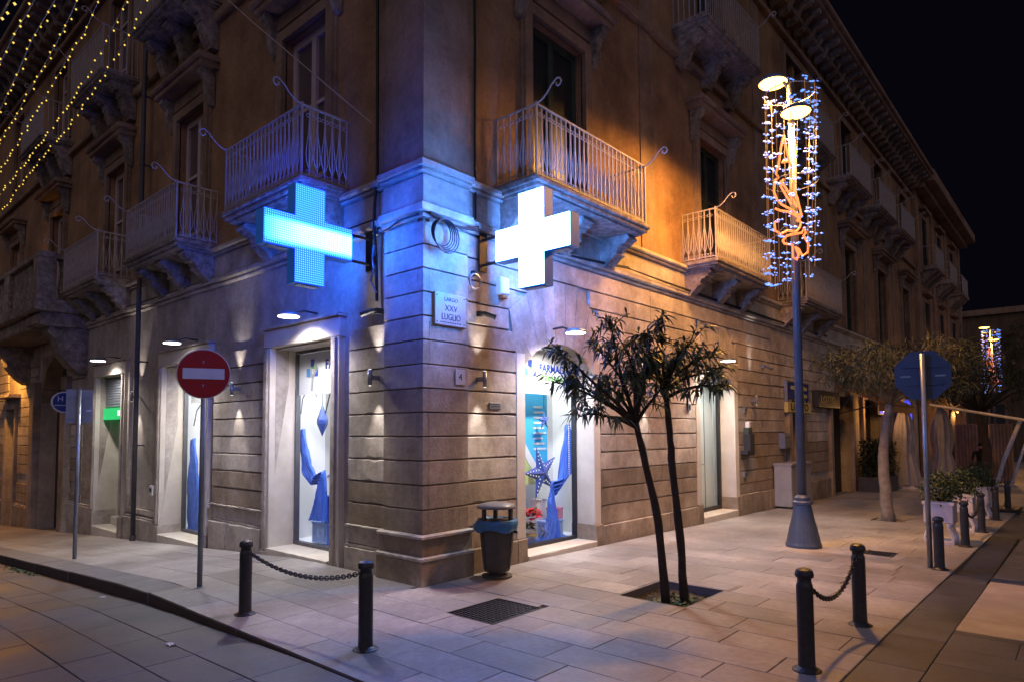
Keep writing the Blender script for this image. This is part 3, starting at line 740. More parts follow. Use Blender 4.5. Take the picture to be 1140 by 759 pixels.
sb = MB().lathe((0, 0, 0), [(.07, 0), (.07, .08), (.05, .12), (.085, .3), (.075, .42), (.04, .62), (.045, .85), (.07, .92), (.07, 1.02)], 10).mesh('stone_baluster', 'carved_stone', True)
for i in range(14): put('stone_baluster', sb, pal, loc=FL(13.15 + i * .18, .89, 5.0))
for i in range(13): put('stone_baluster', sb, pal, loc=FL(16.1 + i * .18, .89, 5.0))
for i in range(4): put('stone_baluster', sb, pal, loc=FL(12.79, .0 + i * .18, 5.0))
# arched door of the portal
b = MB(); cc = 15.68; pts = [(cc - 1.32, -1.6), (cc - 1.32, 2.7)] + [(cc + 1.32 * math.cos(PI - PI * i / 14), 2.7 + 1.25 * math.sin(PI * i / 14)) for i in range(1, 14)] + [(cc + 1.32, 2.7), (cc + 1.32, -1.6)]
MB().prism([FL(u, -.50, z) for u, z in pts], (0, .06, 0)).build('portal_door', 'dark_wood', pal)
for s_ in (-1, 1):
    for zz in (-.5, .9): MB().block(FL, cc + s_ * .62 - .42, cc + s_ * .62 + .42, -.50, -.46, zz, zz + 1.15, .02).build('door_panel', 'dark_wood', pal)
sp_ = MB(); an = [(cc + 1.32 * math.cos(PI - PI * i / 14), 2.7 + 1.25 * math.sin(PI * i / 14)) for i in range(15)]
for i in range(14):
    p, q = an[i], an[i + 1]; sp_.prism([FL(p[0], -.5, p[1]), FL(q[0], -.5, q[1]), FL(q[0], -.5, 4.02), FL(p[0], -.5, 4.02)], (0, -.40, 0))
sp_.build('portal_arch', 'limestone_dark', pal)
for u in (13.95, 17.02): MB().block(FL, u, u + .42, -.1, .10, -1.4, 3.3, .02).build('portal_pilaster', 'limestone_dark', pal)
# small orange-lit door beyond the portal
b = MB(); b.box(FL, 19.45, 19.6, -.1, .02, -1.4, 2.75).box(FL, 20.7, 20.85, -.1, .02, -1.4, 2.75).box(FL, 19.6, 20.7, -.1, .02, 2.6, 2.75); b.build('door_surround', 'limestone', pal)
MB().box(FL, 19.6, 20.7, -.52, -.46, -1.6, 2.6).build('side_door', 'dark_wood', pal)
MB().block(FL, 19.2, 21.1, -.1, .25, 2.95, 3.05, .01).build('door_hood', 'limestone', pal)

# --- shop windows: frame, glass, lit display boxes (parts of the house), doors
def display(F, a, c, z0, z1, depth, nfront, arch=None):
    bx_ = MB(); n1 = nfront - depth
    A = [F(a, nfront, z0), F(c, nfront, z0), F(c, nfront, z1), F(a, nfront, z1), F(a, n1, z0), F(c, n1, z0), F(c, n1, z1), F(a, n1, z1)]
    bx_.add(A, [(4, 5, 6, 7), (0, 1, 5, 4), (3, 7, 6, 2), (0, 4, 7, 3), (1, 2, 6, 5)])
    return bx_.build('display_recess', 'display_white', pal)
def shopfront(F, a, c, z0, z1, n, m='frame_grey', t=.06):
    b = MB(); b.box(F, a, a + t, n - .05, n + .03, z0, z1).box(F, c - t, c, n - .05, n + .03, z0, z1).box(F, a + t, c - t, n - .05, n + .03, z0, z0 + t * 1.2).box(F, a + t, c - t, n - .05, n + .03, z1 - t, z1)
    fr = b.build('shop_window', m, pal)
    MB().add([F(a + t, n - .008, z0 + t * 1.2), F(c - t, n - .008, z0 + t * 1.2), F(c - t, n - .008, z1 - t), F(a + t, n - .008, z1 - t)], [(0, 1, 2, 3)]).build('glass', 'shop_glass', fr)
    return fr
for (a, c, z0, z1), zb in ((GL[0], .035), (GL[1], -.175)):
    shopfront(FL, a, c, zb, z1, -.46, t=.045)
    display(FL, a - .3, c + .5, zb - .01, z1 + .25, .80, -.515)
shopfront(FR, 1.95, 3.66, .055, 3.14, -.42, 'frame_dark', .045); display(FR, 1.65, 4.15, .045, 3.4, .80, -.475)
# right door: dark glazed frame with a white door behind
shopfront(FR, 7.52, 9.25, .03, 3.14, -.42, 'frame_dark', .07); dd = display(FR, 7.3, 9.45, .02, 3.4, 1.6, -.475)
MB().box(FR, 8.02, 8.12, -.47, -.36, .03, 3.1).build('door_mullion', 'frame_dark', pal)
MB().box(FR, 8.35, 9.2, -.62, -.56, .05, 2.9).build('white_door', 'door_white', pal)
MB().box(FR, 8.74, 8.76, -.56, -.552, .05, 2.9).build('door_seam', 'frame_grey', pal)
MB().tube([FR(8.45, -.55, 1.05), FR(8.45, -.50, 1.05), FR(8.57, -.50, 1.05)], .012, 6).build('door_handle', 'galv', pal)
# green-signed door on the left
MB().box(FL, 10.1, 11.9, -.9, -.86, -.4, 3.1).build('shop_door', 'dark_wood', pal)
MB().box(FL, 10.9, 11.72, -.86, -.82, -.17, 2.2).build('door_leaf', 'green_wood', pal)
for i in range(11): MB().block(FL, 10.18, 11.83, -.26, -.20, 2.42 + i * .062, 2.42 + i * .062 + .056, .012).build('shutter_slat', 'shutter_grey', pal)
MB().box(FL, 11.81, 11.844, -.86, -.5, -.36, 2.1).build('door_reveal', 'jamb_stone', pal)

# ================================================================== next house along the right street
nb = thing('neighbour_house', (-.1, 30.6, 0), 'long dim ochre house adjoining the palazzo far down the street', 'building')
NU0, NU1 = 30.52, 44.5
RC2 = [32.7, 36.9, 41.1]
b = MB(); b.box(ID, -12, .02, NU0, NU1, -2, 13.6); b.build('wall', 'ochre_plaster', nb)
for n, z0, z1 in ((.12, 5.0, 5.2), (.12, 9.3, 9.5), (.5, 13.2, 13.45), (.92, 13.45, 13.95)): MB().block(FR, NU0, NU1 + .2, 0, n, z0, z1, .03).build('cornice', 'upper_stone', nb)
for u in (30.55, 34.6, 38.8, 43.9): MB().box(FR, u, u + .55, 0, .10, 0, 13.2).build('pilaster', 'upper_stone', nb)
for c in RC2:
    for z0, z1 in ((5.3, 8.0), (9.7, 12.2)):
        w = MB().box(FR, c - .8, c - .62, 0, .09, z0, z1 + .18).box(FR, c + .62, c + .8, 0, .09, z0, z1 + .18).box(FR, c - .62, c + .62, 0, .09, z1, z1 + .18).box(FR, c - .9, c + .9, 0, .28, z1 + .35, z1 + .5).build('window', 'upper_stone', nb)
        MB().box(FR, c - .62, c + .62, .0, .045, z0, z1).build('pane', 'dark_pane', w)
        s_ = MB().block(FR, c - 1.2, c + 1.2, 0, .75, z0 - .25, z0 - .05, .02).build('balcony', 'carved_stone', nb)
        for k_ in (-.9, 0, .9): MB().prism([FR(c + k_ - .13, n, z) for n, z in ((0, z0 - .25), (.65, z0 - .25), (.6, z0 - .4), (.3, z0 - .6), (0, z0 - .95))], (0, .26, 0)).build('bracket', 'carved_stone', s_)
        MB().tube([FR(c - 1.15, .0, z0 + .9), FR(c - 1.15, .7, z0 + .9), FR(c + 1.15, .7, z0 + .9), FR(c + 1.15, .0, z0 + .9)], .02, 4).build('rail', 'iron', s_)
        for k_ in range(20): put('baluster', BALP, s_, loc=FR(c - 1.15 + 2.3 * k_ / 19, .7, z0 - .06))
# far house closing the street, dark
fh = thing('street_end_house', (8, 78, -.8), 'dim brown house closing the far end of the street', 'building')
MB().box(ID, -14, 30, 78, 88, -2, 13.5).build('wall', 'far_wall', fh)
MB().box(ID, -14.3, 30.3, 77.6, 88, 13.5, 14.1).build('cornice', 'upper_stone', fh)
for i in range(7):
    for z in (1.5, 6.5):
        w = MB().box(ID, -2 + i * 3.4, -.4 + i * 3.4, 77.8, 78, z, z + 3).build('window', 'upper_stone', fh)
        MB().box(ID, -1.8 + i * 3.4, -.6 + i * 3.4, 77.75, 77.85, z + .2, z + 2.8).build('pane', 'dark_pane', w)

# ================================================================== pharmacy crosses
def cross(name, F, c, z, th, ledm, label, wall_n):
    """F maps (along arm outwards, across thickness, z); c: centre along arm"""
    t = thing(name, F(wall_n, 0, z), label, 'pharmacy sign')
    a, h = .205, .605
    def outline(s_): return [(-a, -h), (a, -h), (a, -a), (h, -a), (h, a), (a, a), (a, h), (-a, h), (-a, a), (-h, a), (-h, -a), (-a, -a)]
    P_ = [Vector(F(c + u, -th / 2, z + v)) for u, v in outline(0)]
    MB().prism(P_, Vector(F(0, th, 0)) - Vector(F(0, 0, 0))).build('housing', 'cross_case', t)
    for s_ in (-1, 1):
        k_ = .97
        b = MB(); q = th / 2 + .004
        q *= s_
        for (u0, u1, v0, v1) in ((-a * k_, a * k_, -h * .985, h * .985), (-h * .985, -a * k_, -a * k_, a * k_), (a * k_, h * .985, -a * k_, a * k_)):
            b.add([F(c + u0, q, z + v0), F(c + u1, q, z + v0), F(c + u1, q, z + v1), F(c + u0, q, z + v1)], [(0, 1, 2, 3)])
        b.build('led_panel', ledm, t)
    for dz in (-.17, .17): MB().tube([F(wall_n, 0, z + dz), F(c - h + .01, 0, z + dz)], .02, 6).build('bracket_arm', 'dark_iron', t)
    MB().box(F, wall_n - .02, wall_n + .03, -.07, .07, z - .26, z + .26).build('wall_plate', 'dark_iron', t)
    MB().box(F, c - .14, c + .14, -th * .3, th * .3, z - h - .012, z - h + .001).build('vent_plate', 'galv', t); MB().box(F, c + .28, c + .52, -th * .3, th * .3, z - a - .012, z - a + .001).build('vent_plate', 'galv', t)
    return t
cross('pharmacy_cross', lambda u, q, z: (-1.13 + q, -u, z), .895, 4.18, .17, 'led_blue', 'blue LED pharmacy cross with a white bar, jutting over the street by the no-entry sign', -.06)
cross('pharmacy_cross', lambda u, q, z: (u, 1.08 + q, z), .875, 4.18, .17, 'led_white', 'glowing white LED pharmacy cross above the arched shop window', -.06)

# ================================================================== wall lamps
def hood_lamp(F, u, z, label, e=55):
    t = thing('window_lamp', F(u, -.06, z), label, 'wall lamp')
    MB().tube([F(u, -.1, z + .09), F(u, .12, z + .10), F(u, .26, z + .05)], .016, 6).build('arm', 'dark_iron', t)
    MB().lathe(F(u, .36, z), [(.165, -.005), (.165, .012), (.12, .045), (.05, .065)], 18).build('hood', 'galv', t, True)
    MB().lathe(F(u, .36, z), [(.145, -.018), (.145, -.007)], 18).build('lamp_glass', 'lamp_white', t)
    light('lamp_light', 'SPOT', F(u, .36, z - .03), t, e, (1, .95, .90), Vector(F(0, -.10, -1)) - Vector(F(0, 0, 0)), cone=150, blend=.7, r=.12)
hood_lamp(FL, 2.46, 3.44, 'flat hooded lamp above the window by the blue cross', 430)
hood_lamp(FL, 6.50, 3.44, 'flat hooded lamp above the window behind the no-entry sign', 430)
hood_lamp(FL, 10.55, 3.42, 'flat hooded lamp above the door with the green sign', 300)
hood_lamp(FR, 2.62, 3.24, 'flat hooded lamp over the arched pharmacy window', 520)
hood_lamp(FR, 8.0, 3.24, 'flat hooded lamp over the arched glass door', 430)
def sconce(F, u, z, label, e=56, tilt=.10, cone=54):
    t = thing('wall_sconce', F(u, -.05, z), label, 'wall lamp')
    MB().lathe(F(u, .085, z - .10), [(.028, 0), (.028, .20)], 12).build('tube', 'galv', t, True)
    MB().box(F, u - .015, u + .015, -.06, .065, z - .03, z + .03).build('mount', 'galv', t)
    MB().lathe(F(u, .085, z - .108), [(.018, 0), (.018, .004)], 10).build('lower_lens', 'sconce_lens', t)
    MB().lathe(F(u, .085, z + .103), [(.018, 0), (.018, .004)], 10).build('upper_lens', 'sconce_lens', t)
    for s_ in (-1, 1):
        light('lamp_light', 'SPOT', F(u, .085, z + s_ * .115), t, e, (1, .93, .90), Vector(F(0, -tilt, s_)) - Vector(F(0, 0, 0)), cone=cone, blend=1.0, r=.015)
sconce(FL, .93, 2.50, 'small tube sconce between the corner pier and the first shop window', 60)
sconce(FL, 4.72, 2.53, 'small tube sconce on the striped wall between the two shop windows')
sconce(FL, 9.25, 2.58, 'small tube sconce beside the rainwater downpipe')
sconce(FR, .98, 2.48, 'small tube sconce between the corner pier and the arched window', 60)
sconce(FR, 5.25, 2.48, 'small tube sconce on the wall behind the oleanders', 60)
sconce(FR, 10.2, 2.50, 'small tube sconce throwing a tall thin beam beside the glass door', 120, .07, 22)

# ================================================================== shop display contents
def star(c, r, A, B, N, depth, m, name='star', parent=None, ri=.38, rot=0):
    c = Vector(c); A = Vector(A); B = Vector(B); N = Vector(N); b = MB(); pts = []
    for i in range(10):
        a = PI / 2 + rot + i * PI / 5; rr = r if i % 2 == 0 else r * ri; pts.append(c + A * rr * math.cos(a) + B * rr * math.sin(a))
    f, k_ = c + N * depth, c - N * depth
    b.add(pts + [f, k_], [(i, (i + 1) % 10, 10) for i in range(10)] + [((i + 1) % 10, i, 11) for i in range(10)])
    return b.build(name, m, parent)
def bead_star(c, r, A, B, N, depth, label, m='star_blue', rot=0, thread=None, n=7):
    t = thing('paper_star', tuple(c), label, 'star ornament')
    star(c, r, A, B, N, depth, m, 'star_body', t, rot=rot)
    A, B, N, c = Vector(A), Vector(B), Vector(N), Vector(c)
    d = MB()
    for i in range(5):
        a = PI / 2 + rot + i * 2 * PI / 5; dr = A * math.cos(a) + B * math.sin(a); pr = dr.cross(N)
        for k_ in range(2, n):
            f = k_ / (n + .6); w = (1 - f) * .16 * r
            for sg in ((-1, 1) if f < .7 else (0,)):
                p = c + dr * r * f + pr * w * sg + N * (depth * (1 - f) * .72 + .006)
                s_ = r * .022; d.add([p - A * s_ - B * s_, p + A * s_ - B * s_, p + A * s_ + B * s_, p - A * s_ + B * s_], [(0, 1, 2, 3)])
    d.build('dot_row', 'sign_lit_white', t, kind='stuff')
    if thread: MB().tube([c + B * r * .9, thread], .004, 4).build('thread', 'cable', t)
    return t
def drape(name, rows, label, m='cloth_blue', folds=9, amp=.032, N=(0, 0, 1)):
    """rows: list of (left point, right point) down the cloth"""
    b = MB(); k_ = 28; N = Vector(N)
    for i, (p, q) in enumerate(rows):
        p, q = Vector(p), Vector(q)
        for j in range(k_ + 1):
            t = j / k_; b.v.append(tuple(p.lerp(q, t) + N * (amp * math.sin(t * folds * PI + i * .35) + amp * .4 * math.sin(t * 23 + i))))
    for i in range(len(rows) - 1):
        for j in range(k_): b.f.append((i * (k_ + 1) + j, i * (k_ + 1) + j + 1, (i + 1) * (k_ + 1) + j + 1, (i + 1) * (k_ + 1) + j))
    o = b.build(name, m, None, True)
    return tag(o, label, 'cloth')
def interp(rows, n):
    out = []
    for i in range(n + 1):
        t = i / n * (len(rows) - 1); k_ = min(int(t), len(rows) - 2); f = t - k_; f = f * f * (3 - 2 * f) * .5 + f * .5
        out.append((Vector(rows[k_][0]).lerp(Vector(rows[k_ + 1][0]), f), Vector(rows[k_][1]).lerp(Vector(rows[k_ + 1][1]), f)))
    return out
def gift(F, u0, u1, n0, n1, z0, z1, m, label, ribbon='cloth_blue'):
    t = thing('gift_box', F((u0 + u1) / 2, (n0 + n1) / 2, z0), label, 'box')
    MB().block(F, u0, u1, n0, n1, z0, z1 - .03, .008).build('carton', m, t)
    MB().block(F, u0 - .008, u1 + .008, n0 - .008, n1 + .012, z1 - .03, z1, .006).build('lid', m, t)
    um = (u0 + u1) / 2; MB().box(F, um - .02, um + .02, n0 - .01, n1 + .016, z0, z1 + .004).build('ribbon', ribbon, t)
# right window (glass at n=-.42, back at n=-1.47)
pt = thing('shop_poster', FR(2.75, -.8, .9), 'tall teal poster with white text lines and green corner behind the big star', 'poster')
q_ = -.84
pts = [FR(2.05, q_, .95), FR(3.42, q_, .95)] + [FR(2.735 + .685 * math.cos(a * PI / 12), q_, 2.45 + .16 * math.sin(a * PI / 12)) for a in range(13)]
MB().prism(pts, (.02, 0, 0)).build('panel', 'poster_teal', pt)
MB().prism([FR(2.05, q_ + .025, .95), FR(3.25, q_ + .025, .95), FR(2.9, q_ + .025, 1.3), FR(2.6, q_ + .025, 1.75), FR(2.05, q_ + .025, 1.95)], (.010, 0, 0)).build('green_corner', 'poster_green', pt)
MB().prism([FR(3.25, q_ + .03, .95), FR(3.34, q_ + .03, 1.0), FR(2.95, q_ + .03, 1.45), FR(2.62, q_ + .03, 1.90), FR(2.05, q_ + .03, 2.12), FR(2.05, q_ + .03, 1.95), FR(2.6, q_ + .03, 1.75), FR(2.9, q_ + .03, 1.3)], (.010, 0, 0)).build('white_band', 'poster_white', pt)
for i in range(9): MB().box(FR, 3.06, 3.38 - .05 * (i % 3), q_ + .02, q_ + .028, 1.50 + i * .085, 1.53 + i * .085).build('text_line', 'poster_white', pt)
bead_star(FR(2.98, -.60, 1.14), .44, (0, 1, 0), (0, 0, 1), (1, 0, 0), .08, 'large spotted blue star leaning in the arched window', rot=.28)
bead_star(FR(3.06, -.60, 1.97), .16, (0, 1, 0), (0, 0, 1), (1, 0, 0), .04, 'small dark blue star hanging on a thread in the arched window', rot=.1, thread=FR(3.06, -.60, 3.35), n=5)
bead_star(FR(2.92, -.52, .24), .15, (0, .9, .3), (0, -.3, .9), (1, 0, 0), .04, 'little blue star lying against the gift boxes of the arched window', rot=.5, n=5)
gift(FR, 2.98, 3.22, -.84, -.70, .06, .72, 'box_white', 'tall white box at the back of the arched window', 'box_white')
gift(FR, 3.0, 3.46, -.70, -.54, .06, .38, 'cloth_pale_blue', 'pale blue gift box on the blue cloth of the arched window')
gift(FR, 3.22, 3.48, -.69, -.55, .385, .57, 'box_pink', 'pink flowered box on top of the pale blue gift box', 'box_pink')
drape('blue_cloth', interp([(FR(3.69, -.62, 1.90), FR(3.74, -.62, 1.92)), (FR(3.64, -.61, 1.8), FR(3.80, -.61, 1.8)), (FR(3.52, -.60, 1.5), FR(3.88, -.60, 1.5)), (FR(3.42, -.58, 1.0), FR(3.82, -.58, 1.12)), (FR(3.30, -.56, .76), FR(3.52, -.56, 1.02)), (FR(3.14, -.56, .72), FR(3.18, -.56, 1.0)), (FR(3.04, -.53, .45), FR(3.30, -.53, .5)), (FR(2.80, -.52, .08), FR(3.40, -.52, .09))], 26), 'royal blue cloth swagged down the side of the arched window', N=(1, 0, 0))
drape('blue_cloth', interp([(FR(2.02, -.485, .085), FR(3.60, -.485, .085)), (FR(2.0, -.65, .09), FR(3.7, -.65, .09)), (FR(1.98, -.9, .085), FR(3.75, -.9, .085))], 12), 'blue cloth spread on the floor of the arched window', amp=.016, N=(0, 0, 1))
po = thing('poinsettia', FR(2.66, -.58, .07), 'red poinsettia in a gold-banded pot in the arched window', 'plant')
MB().lathe(FR(2.66, -.58, .09), [(.07, 0), (.10, .20), (.105, .22)], 14).build('pot', 'box_white', po, True)
MB().lathe(FR(2.66, -.58, .20), [(.10, 0), (.105, .04)], 14).build('band', 'gold', po)
b = MB(); g_ = MB()
for i in range(170):
    a = rnd.uniform(0, 2 * PI); el = rnd.uniform(-.2, 1.3); c = Vector(FR(2.66, -.58, .48)) + Vector((math.cos(a) * math.cos(el) * .12, math.sin(a) * math.cos(el) * .16, math.sin(el) * .11))
    d = Vector((math.cos(a), math.sin(a), rnd.uniform(-.3, .5))).normalized(); w = d.cross(Vector((0, 0, 1))).normalized() * .036; l = d * rnd.uniform(.08, .12)
    tgt = b if rnd.random() < .88 else g_
    tgt.add([c, c + l * .5 + w, c + l, c + l * .5 - w], [(0, 1, 2, 3)])
for i in range(40):
    a = rnd.uniform(0, 2 * PI); c = Vector(FR(2.66, -.58, rnd.uniform(.30, .42))); d = Vector((math.cos(a), math.sin(a), rnd.uniform(-.5, .2))).normalized(); w = d.cross(Vector((0, 0, 1))).normalized() * .03; l = d * .13
    g_.add([c, c + l * .5 + w, c + l, c + l * .5 - w], [(0, 1, 2, 3)])
b.build('petals', 'red_petal', po, kind='stuff'); g_.build('leaves', 'shrub_leaf', po, kind='stuff')
def logo(F, u, z, n, sg, parent, s_=1.0):
    b = MB(); A = lambda p, q: F(u + sg * p * s_, n, z + q * s_)
    ext = Vector(F(0, .004, 0)) - Vector(F(0, 0, 0))
    MB().prism([A(-.06, .09), A(.06, .09), A(.06, .24), A(-.06, .24)], ext).build('logo_mark', 'letter_blue', parent)
    MB().prism([A(-.21, -.10), A(-.07, -.10), A(-.07, .06), A(-.21, .06)], ext).build('logo_mark', 'letter_light_blue', parent)
    MB().prism([A(.08, -.10), A(.20, -.10), A(.20, .05)], ext).build('logo_mark', 'letter_blue', parent)
    MB().prism([A(-.05, .05), A(.08, .05), A(.06, .12), A(0, .09)], ext).build('logo_mark', 'letter_green', parent)
    MB().prism([A(-.12, .10), A(-.06, .10), A(0, -.06), A(.15, .12), A(.19, .10), A(.05, -.14), A(.03, -.36), A(-.05, -.36), A(-.03, -.12)], ext * 1.5).build('logo_mark', 'poster_white', parent)
s1 = thing('window_sign', FR(2.5, -.40, 2.6), 'FARMACIA lettering with cross logo high on the arched window glass', 'sign')
MB().box(FR, 1.99, 3.62, -.443, -.438, 2.38, 3.06).build('frosted_panel', 'display_white', s1)
logo(FR, 2.52, 2.72, -.434, 1, s1, .72); text('FARMACIA', .165, 'letter_blue', FR(3.13, -.430, 2.78), (0, 1, 0), (0, 0, 1), s1, bold=.004, sx=.98)
for i in range(7): MB().box(FR, 2.80 + i * .08, 2.80 + i * .08 + .055, -.434, -.43, 2.59, 2.67).build('green_letter_stroke', 'letter_green', s1)
def bead_arch(F, pts, label):
    t = thing('bead_garland', F(*pts[0]), label, 'garland')
    b = MB()
    for i in range(len(pts) - 1):
        p, q = Vector(F(*pts[i])), Vector(F(*pts[i + 1])); n = max(1, int((q - p).length / .035))
        for k_ in range(n): b.lathe(p.lerp(q, k_ / n) - Vector((0, 0, .012)), [(.004, 0), (.014, .012), (.004, .024)], 6)
    b.build('bead_row', 'white_paint', t, kind='stuff')
bead_arch(FR, [(2.72 + .62 * math.cos(a * PI / 10), -.56, 2.30 + .16 * math.sin(a * PI / 10)) for a in range(0, 11)] , 'white bead garland arched over the teal poster')
bead_arch(FR, [(3.585, -.50, 2.3), (3.585, -.50, .5)], 'white bead string hanging straight down the glass edge')
light('display_light', 'AREA', FR(2.9, -.85, 3.36), s1, 66, (.95, .97, 1), (0, 0, -1), size=.7)
# left first window (glass n=-.46, back -1.565)
s2 = thing('window_sign', FL(2.9, -.44, 2.6), 'FARMACIA lettering with cross logo on the window by the blue cross', 'sign')
MB().box(FL, 2.005, 3.575, -.484, -.479, 2.40, 3.05).build('frosted_panel', 'display_white', s2)
logo(FL, 3.18, 2.76, -.474, -1, s2, .80); text('FARMACIA', .20, 'letter_blue', FL(2.34, -.470, 2.84), (1, 0, 0), (0, 0, 1), s2, bold=.004)
light('display_light', 'AREA', FL(2.8, -.95, 3.30), s2, 72, (.95, .97, 1), (0, 0, -1), size=.7)
drape('blue_cloth', interp([(FL(3.76, -.64, 1.84), FL(3.70, -.64, 1.86)), (FL(3.78, -.64, 1.5), FL(3.58, -.64, 1.55)), (FL(3.70, -.64, 1.15), FL(3.46, -.64, 1.28)), (FL(3.42, -.64, .96), FL(3.34, -.64, 1.12)), (FL(3.24, -.64, .98), FL(3.10, -.64, 1.22)), (FL(3.34, -.64, .70), FL(2.98, -.64, .85)), (FL(3.50, -.62, .40), FL(2.90, -.62, .42))], 26), 'royal blue cloth swagged down the window by the blue cross', N=(0, 1, 0))
gift(FL, 2.55, 3.48, -1.05, -.68, .05, .38, 'cloth_pale_blue', 'wide pale blue gift box in the window by the blue cross')
gift(FL, 2.62, 3.18, -1.02, -.72, .385, .80, 'cloth_blue', 'blue wrapped gift box on the wide pale one', 'cloth_pale_blue')
bead_star(FL(2.80, -.70, 1.16), .36, (1, 0, 0), (0, 0, 1), (0, -1, 0), .08, 'blue and teal spotted star in the window by the blue cross', rot=.5)
t = thing('hanging_lantern', FL(3.12, -.62, 2.0), 'small blue diamond lantern hanging in the window by the blue cross', 'lantern')
c = Vector(FL(3.12, -.62, 2.0)); MB().lathe(c - Vector((0, 0, .26)), [(.004, 0), (.09, .20), (.09, .26), (.004, .50)], 5).build('lantern_body', 'star_blue', t); MB().tube([c + Vector((0, 0, .22)), c + Vector((0, 0, 1.3))], .004, 4).build('thread', 'cable', t)
tag(MB().tube([FL(*p) for p in [(3.60, -.53, 2.1), (3.55, -.53, 2.35), (3.40, -.53, 2.50), (3.22, -.53, 2.46), (3.1, -.53, 2.3)]], .010, 6).build('bead_garland', 'galv'), 'thin silver garland arc in the window by the blue cross', 'garland')
tag(MB().tube([FL(*p) for p in [(3.10, -.66, 2.1), (2.98, -.66, 2.4), (2.8, -.66, 2.5)]], .010, 6).build('bead_garland', 'dark_iron'), 'dark garland arc beside the diamond lantern', 'garland')
# left second window
s3 = thing('window_sign', FL(7.0, -.44, 2.5), 'frosted top panel of the window behind the no-entry sign', 'sign')
MB().box(FL, 6.07, 7.65, -.484, -.479, 2.40, 3.05).build('frosted_panel', 'display_white', s3)
light('display_light', 'AREA', FL(6.86, -.95, 3.30), s3, 72, (.95, .97, 1), (0, 0, -1), size=.7)
drape('blue_cloth', interp([(FL(7.86, -.60, 1.66), FL(7.76, -.60, 1.70)), (FL(7.95, -.60, 1.2), FL(7.60, -.60, 1.2)), (FL(7.98, -.60, .5), FL(7.45, -.60, .5)), (FL(8.0, -.60, -.16), FL(7.3, -.60, -.16))], 20), 'royal blue cloth hanging in the window behind the no-entry sign', N=(0, 1, 0))
tag(MB().tube([FL(*p) for p in [(7.62, -.53, 1.95), (7.5, -.53, 2.25), (7.3, -.53, 2.38), (7.1, -.53, 2.3)]], .012, 6).build('bead_garland', 'galv'), 'thin silver garland arc in the window behind the no-entry sign', 'garland')
# light behind the glass door
t = thing('ceiling_spotlight', FR(8.6, -1.2, 3.36), 'ceiling spotlight inside the arched glass door', 'lamp')
MB().lathe(FR(8.6, -1.0, 3.33), [(.06, 0), (.06, .06)], 12).build('ring', 'galv', t); light('lamp_light', 'SPOT', FR(8.6, -.75, 3.3), t, 60, (.93, 1, .97), (.3, 0, -1), cone=150, blend=.6, r=.1)

# ================================================================== signs and plates on the house
t = thing('street_plate', FR(.42, 0, 3.1), 'pale marble street plate LARGO XXV LUGLIO on the corner pier', 'sign')
MB().block(FR, .16, .69, .0, .035, 3.11, 3.51, .006).build('plate', 'marble_plate', t)
text('LARGO', .070, 'dark_ink', FR(.43, .036, 3.435), (0, 1, 0), (0, 0, 1), t, sx=1.0); text('XXV', .105, 'dark_ink', FR(.43, .036, 3.325), (0, 1, 0), (0, 0, 1), t); text('LUGLIO', .115, 'dark_ink', FR(.43, .036, 3.215), (0, 1, 0), (0, 0, 1), t, sx=.82)
for i in range(9): MB().box(FR, .25 + i * .04, .25 + i * .04 + .028, .035, .037, 3.142, 3.154).build('small_print', 'dark_ink', t)
for u in (.195, .655):
    for z in (3.145, 3.475): MB().lathe(FR(u, .035, z - .008), [(.004, 0), (.010, .008), (.004, .016)], 6).build('screw', 'dark_iron', t)
t = thing('house_number', FR(.6, 0, 2.4), 'small house number tile on the corner pier below the street plate', 'sign')
MB().block(FR, .525, .695, .0, .015, 2.39, 2.585, .004).build('tile', 'marble_plate', t); text('4', .12, 'dark_ink', FR(.61, .017, 2.487), (0, 1, 0), (0, 0, 1), t)
t = thing('name_plate', FR(1.3, -.05, 2.1), 'little metal name plate beside the arched window', 'sign')
MB().block(FR, 1.2, 1.42, -.055, -.035, 2.10, 2.19, .004).build('plate', 'galv', t)
for z in (2.13, 2.16): MB().box(FR, 1.23, 1.39, -.035, -.033, z, z + .009).build('print_line', 'dark_ink', t)
t = thing('lotto_sign', FR(13.3, -.05, 2.25), 'blue and yellow LOTTO shop sign on the wall behind the lamp post', 'sign')
MB().block(FR, 12.5, 14.2, -.055, .03, 2.62, 3.05, .01).build('blue_panel', 'sign_blue', t)
MB().box(FR, 12.46, 12.5, -.05, .035, 2.55, 3.1).box(FR, 14.2, 14.24, -.05, .035, 2.55, 3.1).box(FR, 12.5, 14.2, -.05, .033, 3.055, 3.1).build('border', 'galv', t)
MB().block(FR, 12.46, 14.34, -.055, .04, 2.27, 2.54, .01).build('yellow_panel', 'sign_yellow', t)
text('LOTTO', .27, 'ink', FR(13.4, .043, 2.405), (0, 1, 0), (0, 0, 1), t, bold=.008, sx=1.6)
for u, z in ((13.75, 2.88), (13.75, 2.68), (12.75, 2.88)): MB().box(FR, u, u + .3, .03, .034, z, z + .1).build('yellow_mark', 'sign_yellow', t)
t = thing('door_sign', FL(11, -.5, 2.2), 'glowing green sign across the left shop door', 'sign')
MB().block(FL, 10.18, 11.83, -.28, -.16, 2.13, 2.40, .008).build('panel', 'sign_green', t)
text('SIR', .17, 'sign_lit_white', FL(10.72, -.155, 2.265), (1, 0, 0), (0, 0, 1), t, bold=.006, sx=1.2)
t = thing('oval_shop_sign', FL(13.9, .3, 2.5), 'blue oval hanging sign half hidden behind the square sign', 'sign')
b = MB(); pts = [Vector((-13.6, -.20 + .29 * math.cos(a * PI / 14), 2.60 + .27 * math.sin(a * PI / 14))) for a in range(28)]
b.prism(pts, (.05, 0, 0)).build('rim', 'sign_white', t)
